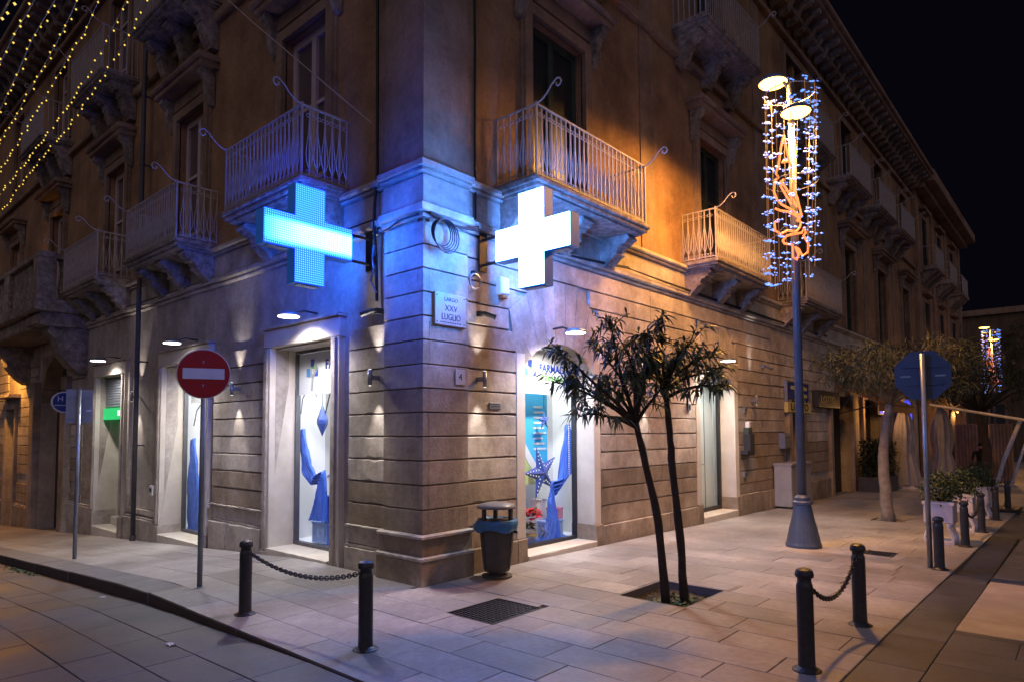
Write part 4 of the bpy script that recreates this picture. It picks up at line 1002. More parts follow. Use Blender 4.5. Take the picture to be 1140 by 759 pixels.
MB().prism([Vector((-13.545, -.20 + .26 * math.cos(a * PI / 14), 2.60 + .24 * math.sin(a * PI / 14))) for a in range(28)], (.008, 0, 0)).build('oval_panel', 'sign_blue', t)
text('H', .19, 'sign_white', (-13.535, -.30, 2.68), (0, 1, 0), (0, 0, 1), t)
MB().tube([(-13.53, -.42 + i * .03, 2.51 + .02 * (i % 2)) for i in range(13)], .011, 4).build('script_line', 'sign_white', t)
MB().tube([(-13.57, .1, 2.90), (-13.57, -.62, 2.90)], .012, 5).build('hanger', 'dark_iron', t)
# cabinet, mailbox, switches
t = thing('utility_cabinet', FR(12.2, .2, -.2), 'grey metal utility cabinet against the wall behind the lamp post', 'cabinet')
MB().block(FR, 11.45, 12.95, .0, .42, -.08, .93, .02).build('body', 'cabinet_grey', t); MB().box(FR, 11.43, 12.97, -.02, .45, .93, .975).build('top', 'cabinet_grey', t)
MB().box(FR, 11.5, 12.9, .02, .39, -.3, -.08).build('foot', 'frame_dark', t); MB().box(FR, 12.19, 12.21, .42, .424, -.05, .9).build('door_seam', 'frame_dark', t); MB().box(FR, 12.3, 12.33, .42, .45, .4, .52).build('handle', 'dark_iron', t)
t = thing('notice_holder', FR(9.6, 0, 1.3), 'dark dispenser box with a green top on the wall by the glass door', 'dispenser')
MB().block(FR, 9.72, 10.0, -.06, .10, 1.22, 1.72, .012).build('box', 'frame_dark', t); MB().block(FR, 9.74, 9.98, -.06, .06, 1.722, 1.86, .01).build('header', 'green_wood', t); MB().block(FR, 9.86, 9.95, -.06, .03, 1.862, 2.0, .006).build('card', 'white_paint', t)
MB().block(FR, 9.52, 9.70, -.06, .12, 1.25, 1.34, .01).build('tray', 'frame_dark', t)
t = thing('letter_box', FR(12.1, 0, 1.4), 'pale square letter box on the wall above the utility cabinet', 'letter box')
MB().block(FR, 12.0, 12.42, -.06, .10, 1.33, 1.72, .01).build('body', 'galv', t); MB().box(FR, 12.05, 12.37, .1, .104, 1.6, 1.63).build('slot', 'frame_dark', t)
for u, z, lb in ((9.75, 2.2, 'small grey switch box right of the glass door'), (9.65, .72, 'small white tap box low on the wall by the glass door'), (6.9, 2.2, 'small grey intercom plate left of the glass door')):
    t = thing('wall_box', FR(u, -.05, z), lb, 'wall box'); MB().block(FR, u, u + .14, -.06, -.015, z, z + .14, .008).build('body', 'galv', t); MB().box(FR, u + .04, u + .10, -.015, -.010, z + .04, z + .10).build('button', 'frame_dark', t)
t = thing('wall_box', FL(8.3, -.05, .35), 'small white meter box on the wall panel beside the downpipe', 'wall box')
MB().block(FL, 8.2, 8.36, -.075, .02, .55, .75, .008).build('body', 'white_paint', t); MB().box(FL, 8.23, 8.33, .02, .024, .62, .70).build('window', 'frame_dark', t)
# cameras
def cctv(F, u, n, z, d, label, m='frame_dark'):
    t = thing('security_camera', F(u, n, z), label, 'camera')
    MB().box(F, u - .03, u + .03, n - .12, n + .01, z - .03, z + .04).build('mount', m, t)
    p = Vector(F(u, n + .06, z)); q = Vector(F(u + d[0], n + d[1], z + d[2])); MB().tube([F(u, n, z), p], .018, 6).build('arm', m, t)
    ax = (q - p).normalized(); MB().tube([p - ax * .02, p + ax * .15], .032, 8).build('body', m, t); MB().tube([p + ax * .145, p + ax * .16], .037, 8).build('lens_hood', 'dark_iron', t)
cctv(FL, .92, .0, 3.36, (.5, .5, -.25), 'dark security camera on the wall left of the corner pier')
cctv(FR, 1.0, .0, 3.34, (.5, .5, -.22), 'dark security camera on the wall above the arched window')
cctv(FR, 10.95, .0, 3.35, (.5, .5, -.25), 'pale security camera high on the wall right of the glass door', 'galv')
t = thing('alarm_box', FR(1.42, -.05, 3.9), 'pale alarm box with an orange base under the white cross', 'alarm'); MB().block(FR, 1.36, 1.54, -.06, .04, 3.66, 3.90, .02).build('case', 'white_paint', t); MB().block(FR, 1.40, 1.50, -.06, .03, 3.61, 3.658, .01).build('beacon', 'awning', t)
# wires on the house
def wire(F, pts, r, label, m='cable', cat='cable'):
    return tag(MB().tube([F(*p) for p in pts], r, 5).build('wall_cable', m), label, cat)
t = thing('cable_coil', FR(.2, .06, 4.2), 'coil of black cable hanging at the corner pier moulding', 'cable')
for k_ in range(5):
    r = .16 + .012 * k_; MB().tube(arc(FR(.24 + .012 * k_, .06 + .012 * k_, 4.24 - .01 * k_), r, 0, 2 * PI, 22, (0, 1, 0), (0, 0, 1)), .009, 5, False).build('cable_loop', 'cable', t)
def sag(a, b, s_, n=8): return [(lerp(a[0], b[0], i / n), lerp(a[1], b[1], i / n), lerp(a[2], b[2], i / n) - s_ * 4 * (i / n) * (1 - i / n)) for i in range(n + 1)]
for i in range(3):
    wire(FR, sag((.05, .07, 4.44 + .02 * i), (.9, .06, 4.42 + .03 * i), .05 + .02 * i) + sag((.95, .0, 4.43), (4.6, .05, 4.60 + .015 * i), .03) + sag((4.7, .06, 4.6), (16, .06, 4.60 + .02 * i), .03 * i + .02, 10), .010, ['lowest', 'middle', 'upper'][i] + ' of three black cables running along the right string course')
wire(FL, [(.02, .06, 4.42)] + sag((.4, .06, 4.42), (.85, .05, 4.35), .02) + sag((1.0, .0, 4.58), (12, .05, 4.60), .05, 10), .011, 'black cable running along the left string course')
wire(FR, [(.93, -.03, 4.6), (.93, -.03, 7), (.90, -.03, 9.3), (.90, -.03, 12.7)], .016, 'thin dark vertical cable beside the upper corner pilaster')
wire(FL, [(.95, -.03, 3.5), (.96, -.02, 4.1), (.95, .02, 4.4), (.95, .02, 4.7), (.96, -.03, 5.2), (.98, -.03, 8), (.96, -.03, 12.7)], .022, 'dark cable bundle climbing left of the corner pier')
wire(FL, [(.92, .0, 3.6), (.98, .05, 3.75), (.90, .06, 3.9), (.97, .03, 4.05), (.9, .06, 4.2), (.96, .02, 4.3)], .014, 'tangle of pale wires under the blue cross bracket', 'galv')
wire(FL, [(1.05, .0, 5.9), (3.6, .4, 8.2), (7, 1.2, 11.5)], .008, 'thin stay wire rising from the corner pier across the left front', 'iron')
t = thing('wall_ring', FR(.9, -.05, 3.75), 'iron ring beside the bracket of the white cross', 'ring'); MB().tube(arc(FR(.9, -.01, 3.76), .10, 0, 2 * PI, 16, (0, 1, 0), (0, 0, 1)), .014, 6, False).build('ring', 'galv', t); MB().box(FR, .87, .93, -.06, .0, 3.84, 3.90).build('staple', 'dark_iron', t)
# downpipe
t = thing('downpipe', FL(8.95, .04, -.45), 'dark rainwater downpipe on the left front', 'pipe')
MB().tube([FL(8.95, .10, 12.6), FL(8.95, .10, 8), FL(8.95, .10, 4.0), FL(8.95, .10, -.36)], .047, 10).build('pipe', 'pipe', t, True)
for z in (1.55, 3.3, 5.6, 7.5, 9): MB().tube([FL(8.95, .10, z - .02), FL(8.95, .10, z + .02)], .056, 10).box(FL, 8.93, 8.97, -.1, .08, z - .015, z + .015).build('clamp', 'pipe', t)
MB().tube([FL(8.95, .10, -.30), FL(8.95, .10, -.45)], .06, 10).build('foot', 'pipe', t)
# orange lamp under the portal balcony
t = thing('portal_lamp', FL(19.4, 0, 4.6), 'small orange street lamp on a wall bracket beside the stone balustrade', 'wall lamp')
MB().tube([FL(19.4, -.1, 4.75), FL(19.4, .45, 4.88), FL(19.4, 1.0, 4.76)], .025, 6).build('bracket', 'dark_iron', t)
MB().lathe(FL(19.4, .80, 4.66), [(.14, 0), (.14, .04), (.06, .12)], 14).build('hood', 'dark_iron', t); MB().lathe(FL(19.4, .80, 4.63), [(.08, 0), (.115, .028)], 14).build('lamp_glass', 'lamp_orange', t)
light('lamp_light', 'POINT', FL(19.4, .80, 4.55), t, 560, (1, .42, .06), r=.08)

# ================================================================== street lamp with winter lights
ROPES = [[(-0.3, 6.59), (-0.34, 6.41), (-0.37, 6.14), (-0.41, 5.98), (-0.37, 5.92), (-0.43, 5.87), (-0.45, 5.69), (-0.41, 5.56), (-0.34, 5.47), (-0.19, 5.38), (-0.12, 5.31), (-0.03, 5.27), (-0.06, 5.21), (-0.12, 5.27), (-0.23, 5.34), (-0.36, 5.36), (-0.45, 5.4)],
[(-0.3, 6.59), (-0.25, 6.36), (-0.2, 6.18), (-0.16, 6.09), (-0.17, 5.96), (-0.12, 5.87), (-0.13, 5.74), (-0.07, 5.56), (-0.06, 5.47), (-0.03, 5.27)], [(-0.34, 5.87), (-0.25, 5.74), (-0.16, 5.56), (-0.09, 5.42)], [(-0.2, 6.18), (-0.32, 6.16)], [(-0.29, 5.89), (-0.34, 5.78), (-0.27, 5.65), (-0.18, 5.47)],
[(-0.41, 5.18), (-0.48, 5.16), (-0.48, 5.02), (-0.39, 4.96), (-0.28, 5.02), (-0.14, 5.0), (-0.08, 5.07), (-0.05, 5.16), (-0.12, 5.2)],
[(-0.37, 4.85), (-0.3, 4.93), (-0.19, 4.96), (-0.05, 4.98), (-0.01, 5.07), (0.01, 4.98), (-0.03, 4.93), (0.04, 4.8), (0.03, 4.66), (-0.06, 4.6), (-0.12, 4.71), (-0.17, 4.75), (-0.12, 4.62), (-0.15, 4.54), (-0.21, 4.58), (-0.21, 4.78), (-0.34, 4.8), (-0.37, 4.85)]]
def street_lamp(x, y, label, label2, e, full=True):
    z0 = gz(x, y); t = thing('street_lamp', (x, y, z0), label, 'street lamp')
    MB().lathe((x, y, z0 - .02), [(.27, 0), (.27, .06), (.255, .10), (.215, .28), (.212, .30), (.17, .47), (.13, .68), (.15, .69), (.15, .73), (.12, .75), (.12, .80), (.075, .84)], 24).build('base', 'lamp_paint', t, False)
    MB().tube([(x, y, z0 + .78), (x, y, z0 + 4), (x, y, z0 + 7.55)], [.072, .062, .048], 14).build('pole', 'lamp_paint', t, True)
    for k_, (dx, dy, zz) in enumerate(((-.27, -.02, 7.66), (.13, -.17, 6.97))):
        c = Vector((x + dx, y + dy, z0 + zz))
        MB().tube([(x, y, z0 + zz - .25), (x + dx * .6, y + dy * .6, z0 + zz + .12), c + Vector((0, 0, .10))], .025, 8).build('arm', 'lamp_paint', t, True)
        hd = MB().lathe(c, [(.24, 0), (.245, .03), (.18, .09), (.07, .13)], 20).build('lamp_head', 'lamp_paint', t, True)
        MB().lathe(c - Vector((0, 0, .045)), [(.12, 0), (.20, .02), (.225, .044)], 20).build('lamp_glass', 'lamp_orange', t, True)
        light('lamp_light', 'SPOT', c - Vector((0, 0, .07)), t, e, (1, .45, .09), (0, 0, -1), cone=172, blend=.45, r=.16)
    d = thing('winter_light_column', (x, y, z0 + 4.3), label2, 'decoration')
    Rv = Vector((.75, .66, 0)); Fv = Vector((-.66, .75, 0)); r_ = random.Random(5)
    for zz in (7.4, 5.9): MB().tube(arc((x - .02 * Rv.x, y, z0 + zz), .40, 0, 2 * PI, 20, (1, 0, 0), (0, 1, 0)), .008, 4, False).build('hoop', 'galv', d)
    ns = 11
    for k_ in range(ns):
        a = 2 * PI * k_ / ns + .3; side = Rv * (.40 * math.cos(a)) + Fv * (.40 * math.sin(a)); left = math.cos(a) < .35
        zb = 4.2 if left else r_.uniform(4.2, 5.4)
        q = Vector((x, y, z0)) + side; low = q + (Rv * -.02 if left else Rv * -.12)
        top = q + Vector((0, 0, 7.45)); bot = Vector((low.x, low.y, z0 + zb))
        MB().tube([top, bot], .005, 3, False).build('cord', 'cord_orange', d)
        b = MB(); zz = 0.0
        while zz < 1:
            p = top.lerp(bot, zz); zz += r_.uniform(.055, .095); wd_ = r_.uniform(.5, 1.1) * (1.7 if zz > .85 else 1)
            for _ in range(r_.randint(4, 7)):
                w = p + (Rv * r_.uniform(-.075, .075) + Fv * r_.uniform(-.05, .05)) * wd_ + Vector((0, 0, r_.uniform(-.018, .018)))
                s_ = r_.uniform(.009, .017); l_ = r_.uniform(1, 2.6)
                b.add([w + (Rv * v[0] * l_ + Fv * v[1] + Vector((0, 0, v[2]))) * s_ for v in ((1, 0, 0), (-1, 0, 0), (0, 1, 0), (0, -1, 0), (0, 0, 1), (0, 0, -1))], [(0, 2, 4), (2, 1, 4), (1, 3, 4), (3, 0, 4), (2, 0, 5), (1, 2, 5), (3, 1, 5), (0, 3, 5)])
        b.build('led_cluster', 'led_ice', d, kind='stuff')
    for rp in ROPES:
        pts = [Vector((x, y, z0 + .03)) + Rv * (u + .1) - Fv * (.13 + .05 * math.sin(zv * 3)) + Vector((0, 0, zv)) for u, zv in rp]
        MB().tube(pts, .019, 6).build('rope_light', 'rope_orange', d)
street_lamp(2.46, 5.82, 'grey two-headed street lamp with flared base beside the oleanders', 'column of icy blue winter lights and an orange rope figure round the lamp post by the oleanders', 1900)
street_lamp(2.15, 37.5, 'distant two-headed street lamp at the far end of the street', 'distant column of icy winter lights round the far lamp post', 700)

# ================================================================== string lights over the left street
STR = [[(-5.54, -1.3, 8.83), (-6.71, -1.3, 8.57), (-7.99, -1.3, 8.32), (-10.1, -1.3, 8.1), (-12.85, -1.3, 7.96), (-14.39, -1.3, 7.74)],
[(-5.0, -1.8, 8.31), (-5.67, -1.8, 8.11), (-6.45, -1.8, 7.89), (-8.52, -1.8, 7.62), (-11.2, -1.8, 7.47), (-13.02, -1.8, 7.39)],
[(-4.38, -2.3, 7.88), (-4.88, -2.3, 7.7), (-5.74, -2.3, 7.63), (-6.97, -2.3, 7.41), (-8.6, -2.3, 7.21), (-10.44, -2.3, 7.04)],
[(-3.64, -2.8, 7.15), (-4.26, -2.8, 7.02), (-5.0, -2.8, 6.92), (-6.24, -2.8, 6.75), (-7.66, -2.8, 6.65)],
[(-2.23, -3.3, 6.45), (-3.13, -3.3, 6.39), (-3.82, -3.3, 6.21), (-4.85, -3.3, 6.04)],
[(-0.68, -3.8, 5.49), (-1.36, -3.8, 5.48), (-2.03, -3.8, 5.39)], [(1.15, -4.3, 4.41), (0.79, -4.3, 4.41)]]
for i, s_ in enumerate(STR):
    p0, p1 = Vector(s_[0]), Vector(s_[1]); d0 = (p0 - p1).normalized(); q0, q1 = Vector(s_[-1]), Vector(s_[-2]); d1 = (q0 - q1).normalized()
    pts = [p0 + d0 * 5 + Vector((0, 0, .5))] + [Vector(p) for p in s_] + [q0 + d1 * 6 + Vector((0, 0, .6))]
    t = thing('string_light', tuple(p0), ['strand of tiny yellow bulbs closest to the left house front', 'second strand of tiny yellow bulbs out from the left house front', 'third strand of tiny yellow bulbs out from the left house front', 'fourth strand of tiny yellow bulbs out from the left house front', 'fifth strand of tiny yellow bulbs out from the left house front', 'sixth strand of tiny yellow bulbs out from the left house front', 'outermost strand of tiny yellow bulbs, farthest from the left house front'][i], 'string lights', 'strands of yellow bulbs over the left street')
    MB().tube(pts, .007, 4, False).build('cable', 'galv', t)
    b = MB(); L = 0; nxt = .1; stp = .25 - .018 * i
    for a, c in zip(pts[:-1], pts[1:]):
        l = (c - a).length
        while nxt < L + l:
            p = a.lerp(c, (nxt - L) / l) + Vector((rnd.uniform(-.01, .01), rnd.uniform(-.025, .025), -.025 + rnd.uniform(-.02, .01))); nxt += stp * rnd.uniform(.5, 1.3)
            r = .0175 - .0013 * i
            b.add([p + Vector(v) * r for v in ((1, 0, 0), (-1, 0, 0), (0, 1, 0), (0, -1, 0), (0, 0, 1), (0, 0, -1.3))], [(0, 2, 4), (2, 1, 4), (1, 3, 4), (3, 0, 4), (2, 0, 5), (1, 2, 5), (3, 1, 5), (0, 3, 5)])
        L += l
    b.build('bulb_row', 'bulb_yellow', t, kind='stuff')

# ================================================================== bollards and chains
def bollard_mesh():
    return MB().lathe((0, 0, 0), [(.088, -.03), (.088, .012), (.075, .022), (.062, .03), (.060, .10), (.060, .60), (.056, .615), (.050, .63), (.050, .655), (.063, .665), (.066, .69), (.058, .715), (.03, .728)], 20).mesh('post', 'dark_iron', False)
BOL = bollard_mesh(); CAPM = MB().lathe((0, 0, 0), [(.0665, .667), (.0675, .688), (.0665, .69)], 20).mesh('cap_ring', 'dark_iron')
FLM = MB().lathe((0, 0, 0), [(.105, -.03), (.105, .006), (.09, .014)], 20).mesh('foot_flange', 'dark_iron')
def bollard(x, y, label, group='black bollards along the kerb', s_=1.0):
    z = gz(x, y); t = thing('bollard', (x, y, z), label, 'bollard', group)
    for n, me in (('post', BOL), ('cap_ring', CAPM), ('foot_flange', FLM)):
        o = put(n, me, t, loc=(x, y, z)); o.scale = (1, 1, s_)
    return z
bollard(1.38, -1.81, 'black bollard with a chain to its left, near the corner pier'); bollard(-.42, -1.95, 'black bollard between the no-entry sign and the corner')
bollard(4.30, .07, 'black bollard at the open end of the right-hand chain', s_=1.04); bollard(4.30, 1.58, 'black bollard on the lamp-post end of the right-hand chain', s_=1.02)
bollard(4.40, 5.12, 'black bollard tight beside the stop sign post', s_=.95); bollard(4.38, 7.6, 'black bollard in front of the first white planter'); bollard(4.37, 9.79, 'black bollard between the first and second planters')
bollard(4.36, 12.3, 'black bollard beside the third planter'); bollard(4.38, 14.7, 'black bollard beyond the last planter by the parasol mast')
def chain(a, b_, sg, label):
    a, b_ = Vector(a), Vector(b_); n = max(8, int((a - b_).length * 1.12 / .042)); m = MB()
    pts = [a.lerp(b_, i / n) - Vector((0, 0, sg * 4 * (i / n) * (1 - i / n))) for i in range(n + 1)]
    for i in range(n):
        p, q = pts[i], pts[i + 1]; d = (q - p).normalized(); c = (p + q) / 2; s_ = d.cross(Vector((0, 0, 1))).normalized(); u = s_.cross(d)
        w = s_ if i % 2 else u
        m.tube([c + d * (.031 * math.cos(k_ * PI / 4)) + w * (.018 * math.sin(k_ * PI / 4)) for k_ in range(9)], .0065, 5, False)
    return tag(m.build('chain', 'dark_iron'), label, 'chain')
chain((1.33, -1.81, .62), (-.37, -1.95, .62), .13, 'black chain sagging between the two bollards by the corner')
chain((4.30, .13, .64), (4.30, 1.52, .64), .24, 'black chain sagging between the two bollards by the road')
chain((4.38, 7.66, .52), (4.37, 9.73, .5), .22, 'black chain slung past the first white planter')

# ================================================================== road signs
def pole(t, x, y, z1, r=.03, m='galv'):
    z = gz(x, y); MB().tube([(x, y, z - .05), (x, y, z1)], r, 12).build('post', m, t, True); MB().lathe((x, y, z - .01), [(r + .03, 0), (r + .03, .012), (r, .02)], 12).build('collar', m, t)
x, y = -1.93, -1.75; t = thing('no_entry_sign', (x, y, 0), 'round red no-entry sign with a white bar on a grey post', 'road sign')
pole(t, x, y, 2.78); N = Vector((.90, -.43, 0)).normalized(); A = Vector((0, 0, 1)).cross(N); U = Vector((0, 0, 1)); c = Vector((x, y, 2.50)) + N * .05
disc = lambda r, o, th: MB().prism(arc(c + N * o, r, 0, 2 * PI * 35 / 36, 35, A, U), N * th)
disc(.295, -.012, .010).build('rim', 'sign_white', t); disc(.283, .0, .004).build('disc', 'sign_red', t)
w, h = .225, .063; o = .006; MB().prism([c + N * o - A * w - U * h, c + N * o + A * w - U * h, c + N * o + A * w + U * h, c + N * o - A * w + U * h], N * .003).build('bar', 'sign_white', t)
for dz in (-.14, .14): MB().box(ID, x - .035, x + .05, y - .035, y + .035, 2.5 + dz - .015, 2.5 + dz + .015).build('clamp', 'galv', t)
x, y = -6.68, -1.74; t = thing('square_sign', (x, y, gz(x, y)), 'square grey road sign seen from the back on the left kerb', 'road sign')
pole(t, x, y, 2.56); N = Vector((.93, -.37, 0)).normalized(); A = Vector((0, 0, 1)).cross(N); c = Vector((x, y, 2.26)) - N * .05
MB().prism([c - A * .19 - U * .28, c + A * .19 - U * .28, c + A * .19 + U * .28, c - A * .19 + U * .28], N * .012).build('panel', 'sign_back', t)
for dz in (-.2, .16): MB().prism([c - A * .16 + U * (dz - .015) + N * .012, c + A * .16 + U * (dz - .015) + N * .012, c + A * .16 + U * (dz + .015) + N * .012, c - A * .16 + U * (dz + .015) + N * .012], N * .02).build('stiffener', 'sign_back', t)
MB().prism([c + A * .10 - U * .09 + N * .012, c + A * .17 - U * .09 + N * .012, c + A * .17 - U * .06 + N * .012, c + A * .10 - U * .06 + N * .012], N * .003).build('maker_label', 'sign_white', t)
x, y = 4.29, 5.14; t = thing('stop_sign', (x, y, gz(x, y)), 'blue-grey back of an octagonal stop sign on a tall post', 'road sign')
pole(t, x, y, 2.82, .032); N = Vector((.18, -.98, 0)).normalized(); A = Vector((0, 0, 1)).cross(N); c = Vector((x, y, 2.53)) - N * .06
MB().prism([c + (A * math.cos(PI / 8 + k_ * PI / 4) + U * math.sin(PI / 8 + k_ * PI / 4)) * .355 for k_ in range(8)], N * .014).build('octagon', 'stop_back', t)
for dz in (-.12, .12): MB().prism([c - A * .22 + U * (dz - .014) + N * .014, c + A * .22 + U * (dz - .014) + N * .014, c + A * .22 + U * (dz + .014) + N * .014, c - A * .22 + U * (dz + .014) + N * .014], N * .018).build('stiffener', 'stop_back', t)
for s_ in (-1, 1): MB().prism([c + A * (s_ * .2 - .06) + U * -.02 + N * .014, c + A * (s_ * .2 + .06) + U * -.02 + N * .014, c + A * (s_ * .2 + .06) + U * .0 + N * .014, c + A * (s_ * .2 - .06) + U * 0 + N * .014], N * .003).build('maker_label', 'sign_back', t)

# ================================================================== litter bin
x, y = .36, .90; t = thing('litter_bin', (x, y, 0), 'grey litter bin with a round lid and blue bag against the wall', 'litter bin')
MB().lathe((x, y, 0), [(.19, 0), (.19, .025), (.10, .045), (.10, .10)], 20).build('foot', 'bin_grey', t)
b = MB(); k_ = 12
prof = [(.155, .08), (.17, .11), (.20, .35), (.225, .66), (.235, .70)]
b.lathe((x, y, 0), prof, 12); b.build('body', 'bin_grey', t)
for i in range(6):
    a = i * PI / 3 + .2; d = Vector((math.cos(a), math.sin(a), 0)); MB().tube([Vector((x, y, .12)) + d * .17, Vector((x, y, .66)) + d * .226], .014, 6).build('rib', 'bin_grey', t)
b = MB(); kk = 40
for i, (r, z) in enumerate(((.20, .66), (.232, .715), (.252, .70), (.258, .64), (.262, .58), (.256, .55))):
    for j in range(kk):
        a = 2 * PI * j / kk; rr = r + .012 * math.sin(a * 9 + i) * (i > 1) + .010 * math.sin(a * 5 + 2 * i); zz = z + (.035 * math.sin(a * 1 + 2.4) + .018 * math.sin(a * 4)) * (i > 2)
        b.v.append((x + rr * math.cos(a), y + rr * math.sin(a), zz))
for i in range(5):
    for j in range(kk): b.f.append((i * kk + j, i * kk + (j + 1) % kk, (i + 1) * kk + (j + 1) % kk, (i + 1) * kk + j))
b.build('bag', 'bag_blue', t, True)
MB().lathe((x - .17, y - .17, .62), [(.01, -.06), (.05, -.03), (.055, .02), (.03, .05)], 8).build('bag_knot', 'bag_blue', t, True)
for a in (.3, 2.4, 4.5): d = Vector((math.cos(a), math.sin(a), 0)); MB().box(ID, x + d.x * .19 - .02, x + d.x * .19 + .02, y + d.y * .19 - .02, y + d.y * .19 + .02, .66, .86).build('lid_support', 'bin_grey', t)
MB().lathe((x, y, .85), [(.245, 0), (.25, .015), (.20, .05), (.10, .072), (.02, .078)], 26).build('lid', 'bin_lid', t, True)

# ================================================================== grates and covers
def grate(x0, x1, y0, y1, label, zf=gz, diag=True, m='galv'):
    z = zf((x0 + x1) / 2, (y0 + y1) / 2); t = thing('floor_grate', ((x0 + x1) / 2, (y0 + y1) / 2, z), label, 'grate')
    MB().box(ID, x0 + .002, x1 - .002, y0 + .002, y1 - .002, z - .03, z - .012).build('plate', 'frame_dark', t)
    b = MB(); w = .02; b.box(ID, x0 + .002, x0 + w, y0 + .002, y1 - .002, z - .012, z).box(ID, x1 - w, x1 - .002, y0 + .002, y1 - .002, z - .012, z).box(ID, x0 + w, x1 - w, y0 + .002, y0 + w, z - .012, z).box(ID, x0 + w, x1 - w, y1 - w, y1 - .002, z - .012, z); b.build('frame', 'dark_iron', t)
    if diag:
        s_ = .055; nn = int((x1 - x0 - .04) / s_); nm = int((y1 - y0 - .04) / s_)
        b = MB()
        for i in range(nn):
            for j in range(nm):
                cx_ = x0 + .03 + (i + .5) * s_; cy_ = y0 + .03 + (j + .5) * s_; q = .02 if (i + j) % 2 else .009; p = .009 if (i + j) % 2 else .02
                b.box(ID, cx_ - q, cx_ + q, cy_ - p, cy_ + p, z - .012, z - .003)
        b.build('tread_stud', 'dark_iron', t, kind='stuff')
    else:
        yy = y0 + .03
        while yy < y1 - .04: MB().box(ID, x0 + w, x1 - w, yy, yy + .022, z - .012, z - .002).build('bar', 'bin_grey', t); yy += .045
grate(1.07, 1.70, -.62, .15, 'rectangular studded iron cover in the pavement before the corner'); grate(3.30, 3.72, 5.75, 6.15, 'small iron cover in the pavement beside the lamp post')
grate(4.565, 4.955, 4.92, 9.18, 'long barred drain grate along the road edge', lambda x, y: rz(5, y), False)

# ================================================================== oleanders
pit = (1.98, 2.82, 1.08, 2.08); tp = MB(); xs_ = [lerp(pit[0], pit[1], i / 14) for i in range(15)]; ys_ = [lerp(pit[2], pit[3], i / 16) for i in range(17)]
for yv in ys_:
    for xv in xs_: tp.v.append((xv, yv, -.10 + rnd.uniform(-.012, .025)))
for j in range(16):
    for i in range(14): tp.f.append((j * 15 + i, j * 15 + i + 1, (j + 1) * 15 + i + 1, (j + 1) * 15 + i))
tag(tp.build('soil', 'soil'), None, None, kind='structure')
b = MB()
for s_ in ((pit[0], pit[0] + .03, pit[2], pit[3]), (pit[1] - .03, pit[1], pit[2], pit[3]), (pit[0] + .03, pit[1] - .03, pit[2], pit[2] + .03), (pit[0] + .03, pit[1] - .03, pit[3] - .03, pit[3])): b.box(ID, s_[0], s_[1], s_[2], s_[3], -.15, -.004)
tag(b.build('tree_pit_edging', 'kerb_stone'), 'stone edging round the oleander pit', 'edging')
def leaf(b, p, d, L, w, droop=.25):
    d = d.normalized(); s_ = d.cross(Vector((0, 0, 1)))
    if s_.length < .05: s_ = Vector((1, 0, 0))
    s_.normalize(); s_ = (s_ + d.cross(s_) * rnd.uniform(-.8, .8)).normalized()
    m1 = p + d * L * .35; m2 = p + d * L * .7 - Vector((0, 0, L * droop * .4)); e = p + d * L - Vector((0, 0, L * droop))
    b.add([p, m1 + s_ * w, m2 + s_ * w * .8, e, m2 - s_ * w * .8, m1 - s_ * w], [(0, 1, 5), (1, 2, 4, 5), (2, 3, 4)])
wd = tag(None, None, None) if False else None
b = MB()
for i in range(260):
    p = Vector((rnd.gauss(2.5, .13), rnd.gauss(1.45, .2), -.09)); p.x = min(max(p.x, 2.05), 2.76); p.y = min(max(p.y, 1.15), 2.02)
    leaf(b, p, Vector((rnd.uniform(-1, 1), rnd.uniform(-1, 1), rnd.uniform(.3, 1.2))), rnd.uniform(.05, .11), .018, .5)
tag(b.build('weeds', 'shrub_leaf'), 'low green weeds in the oleander pit', 'weeds', kind='stuff')
def oleander(base, trunk, tips, seed, label, n_leaf=24, dens=1.0):
    r_ = random.Random(seed); t = thing('oleander_tree', base, label, 'tree')
    path = [Vector(base) - Vector((0, 0, .08))] + [Vector(p) for p in trunk]; nn = len(path)
    sm = []
    for i in range(nn - 1):
        for k_ in range(4):
            p = path[i].lerp(path[i + 1], k_ / 4); sm.append(p + Vector((r_.uniform(-.006, .006), r_.uniform(-.006, .006), 0)))
    sm.append(path[-1]); n_ = len(sm)
    MB().tube(sm, [lerp(.050, .030, i / n_) * (1 + .08 * math.sin(i * 1.7)) for i in range(n_)], 10).build('trunk', 'bark', t, True)
    fork = path[-1]; br = MB(); lv = MB()
    for tip, start in tips:
        tip = Vector(tip); st = path[-1].lerp(path[-2], start); mid = st.lerp(tip, .5) + Vector((r_.uniform(-.06, .06), r_.uniform(-.06, .06), .07))
        pts = [st, st.lerp(mid, .5) + Vector((0, 0, .02)), mid, mid.lerp(tip, .55) + Vector((0, 0, .03)), tip]
        br.tube(pts, [.024, .019, .015, .010, .006], 6)
        # twigs
        for k_ in range(int(13 * dens)):
            f = r_.uniform(.35, 1.0); j = min(int(f * 4), 3); s0 = pts[j].lerp(pts[j + 1], f * 4 - j)
            dirn = ((tip - st).normalized() * .6 + Vector((r_.gauss(0, .55), r_.gauss(0, .55), r_.gauss(.35, .45)))).normalized(); L = r_.uniform(.10, .26); e = s0 + dirn * L
            br.tube([s0, s0.lerp(e, .5) + Vector((0, 0, .015)), e], [.006, .005, .003], 4)
            for q in range(n_leaf):
                g_ = r_.uniform(.25, 1); p = s0.lerp(e, g_)
                dd = (dirn * .55 + Vector((r_.gauss(0, .6), r_.gauss(0, .6), r_.gauss(-.15, .6)))); leaf(lv, p, dd, r_.uniform(.08, .17), r_.uniform(.009, .016), r_.uniform(.2, .75))
    br.build('limbs', 'bark', t, True); lv.build('crown', 'oleander_leaf', t)
FV = Vector((-.66, .75, 0))
def dp(p, d): return tuple(Vector(p) + FV * d)
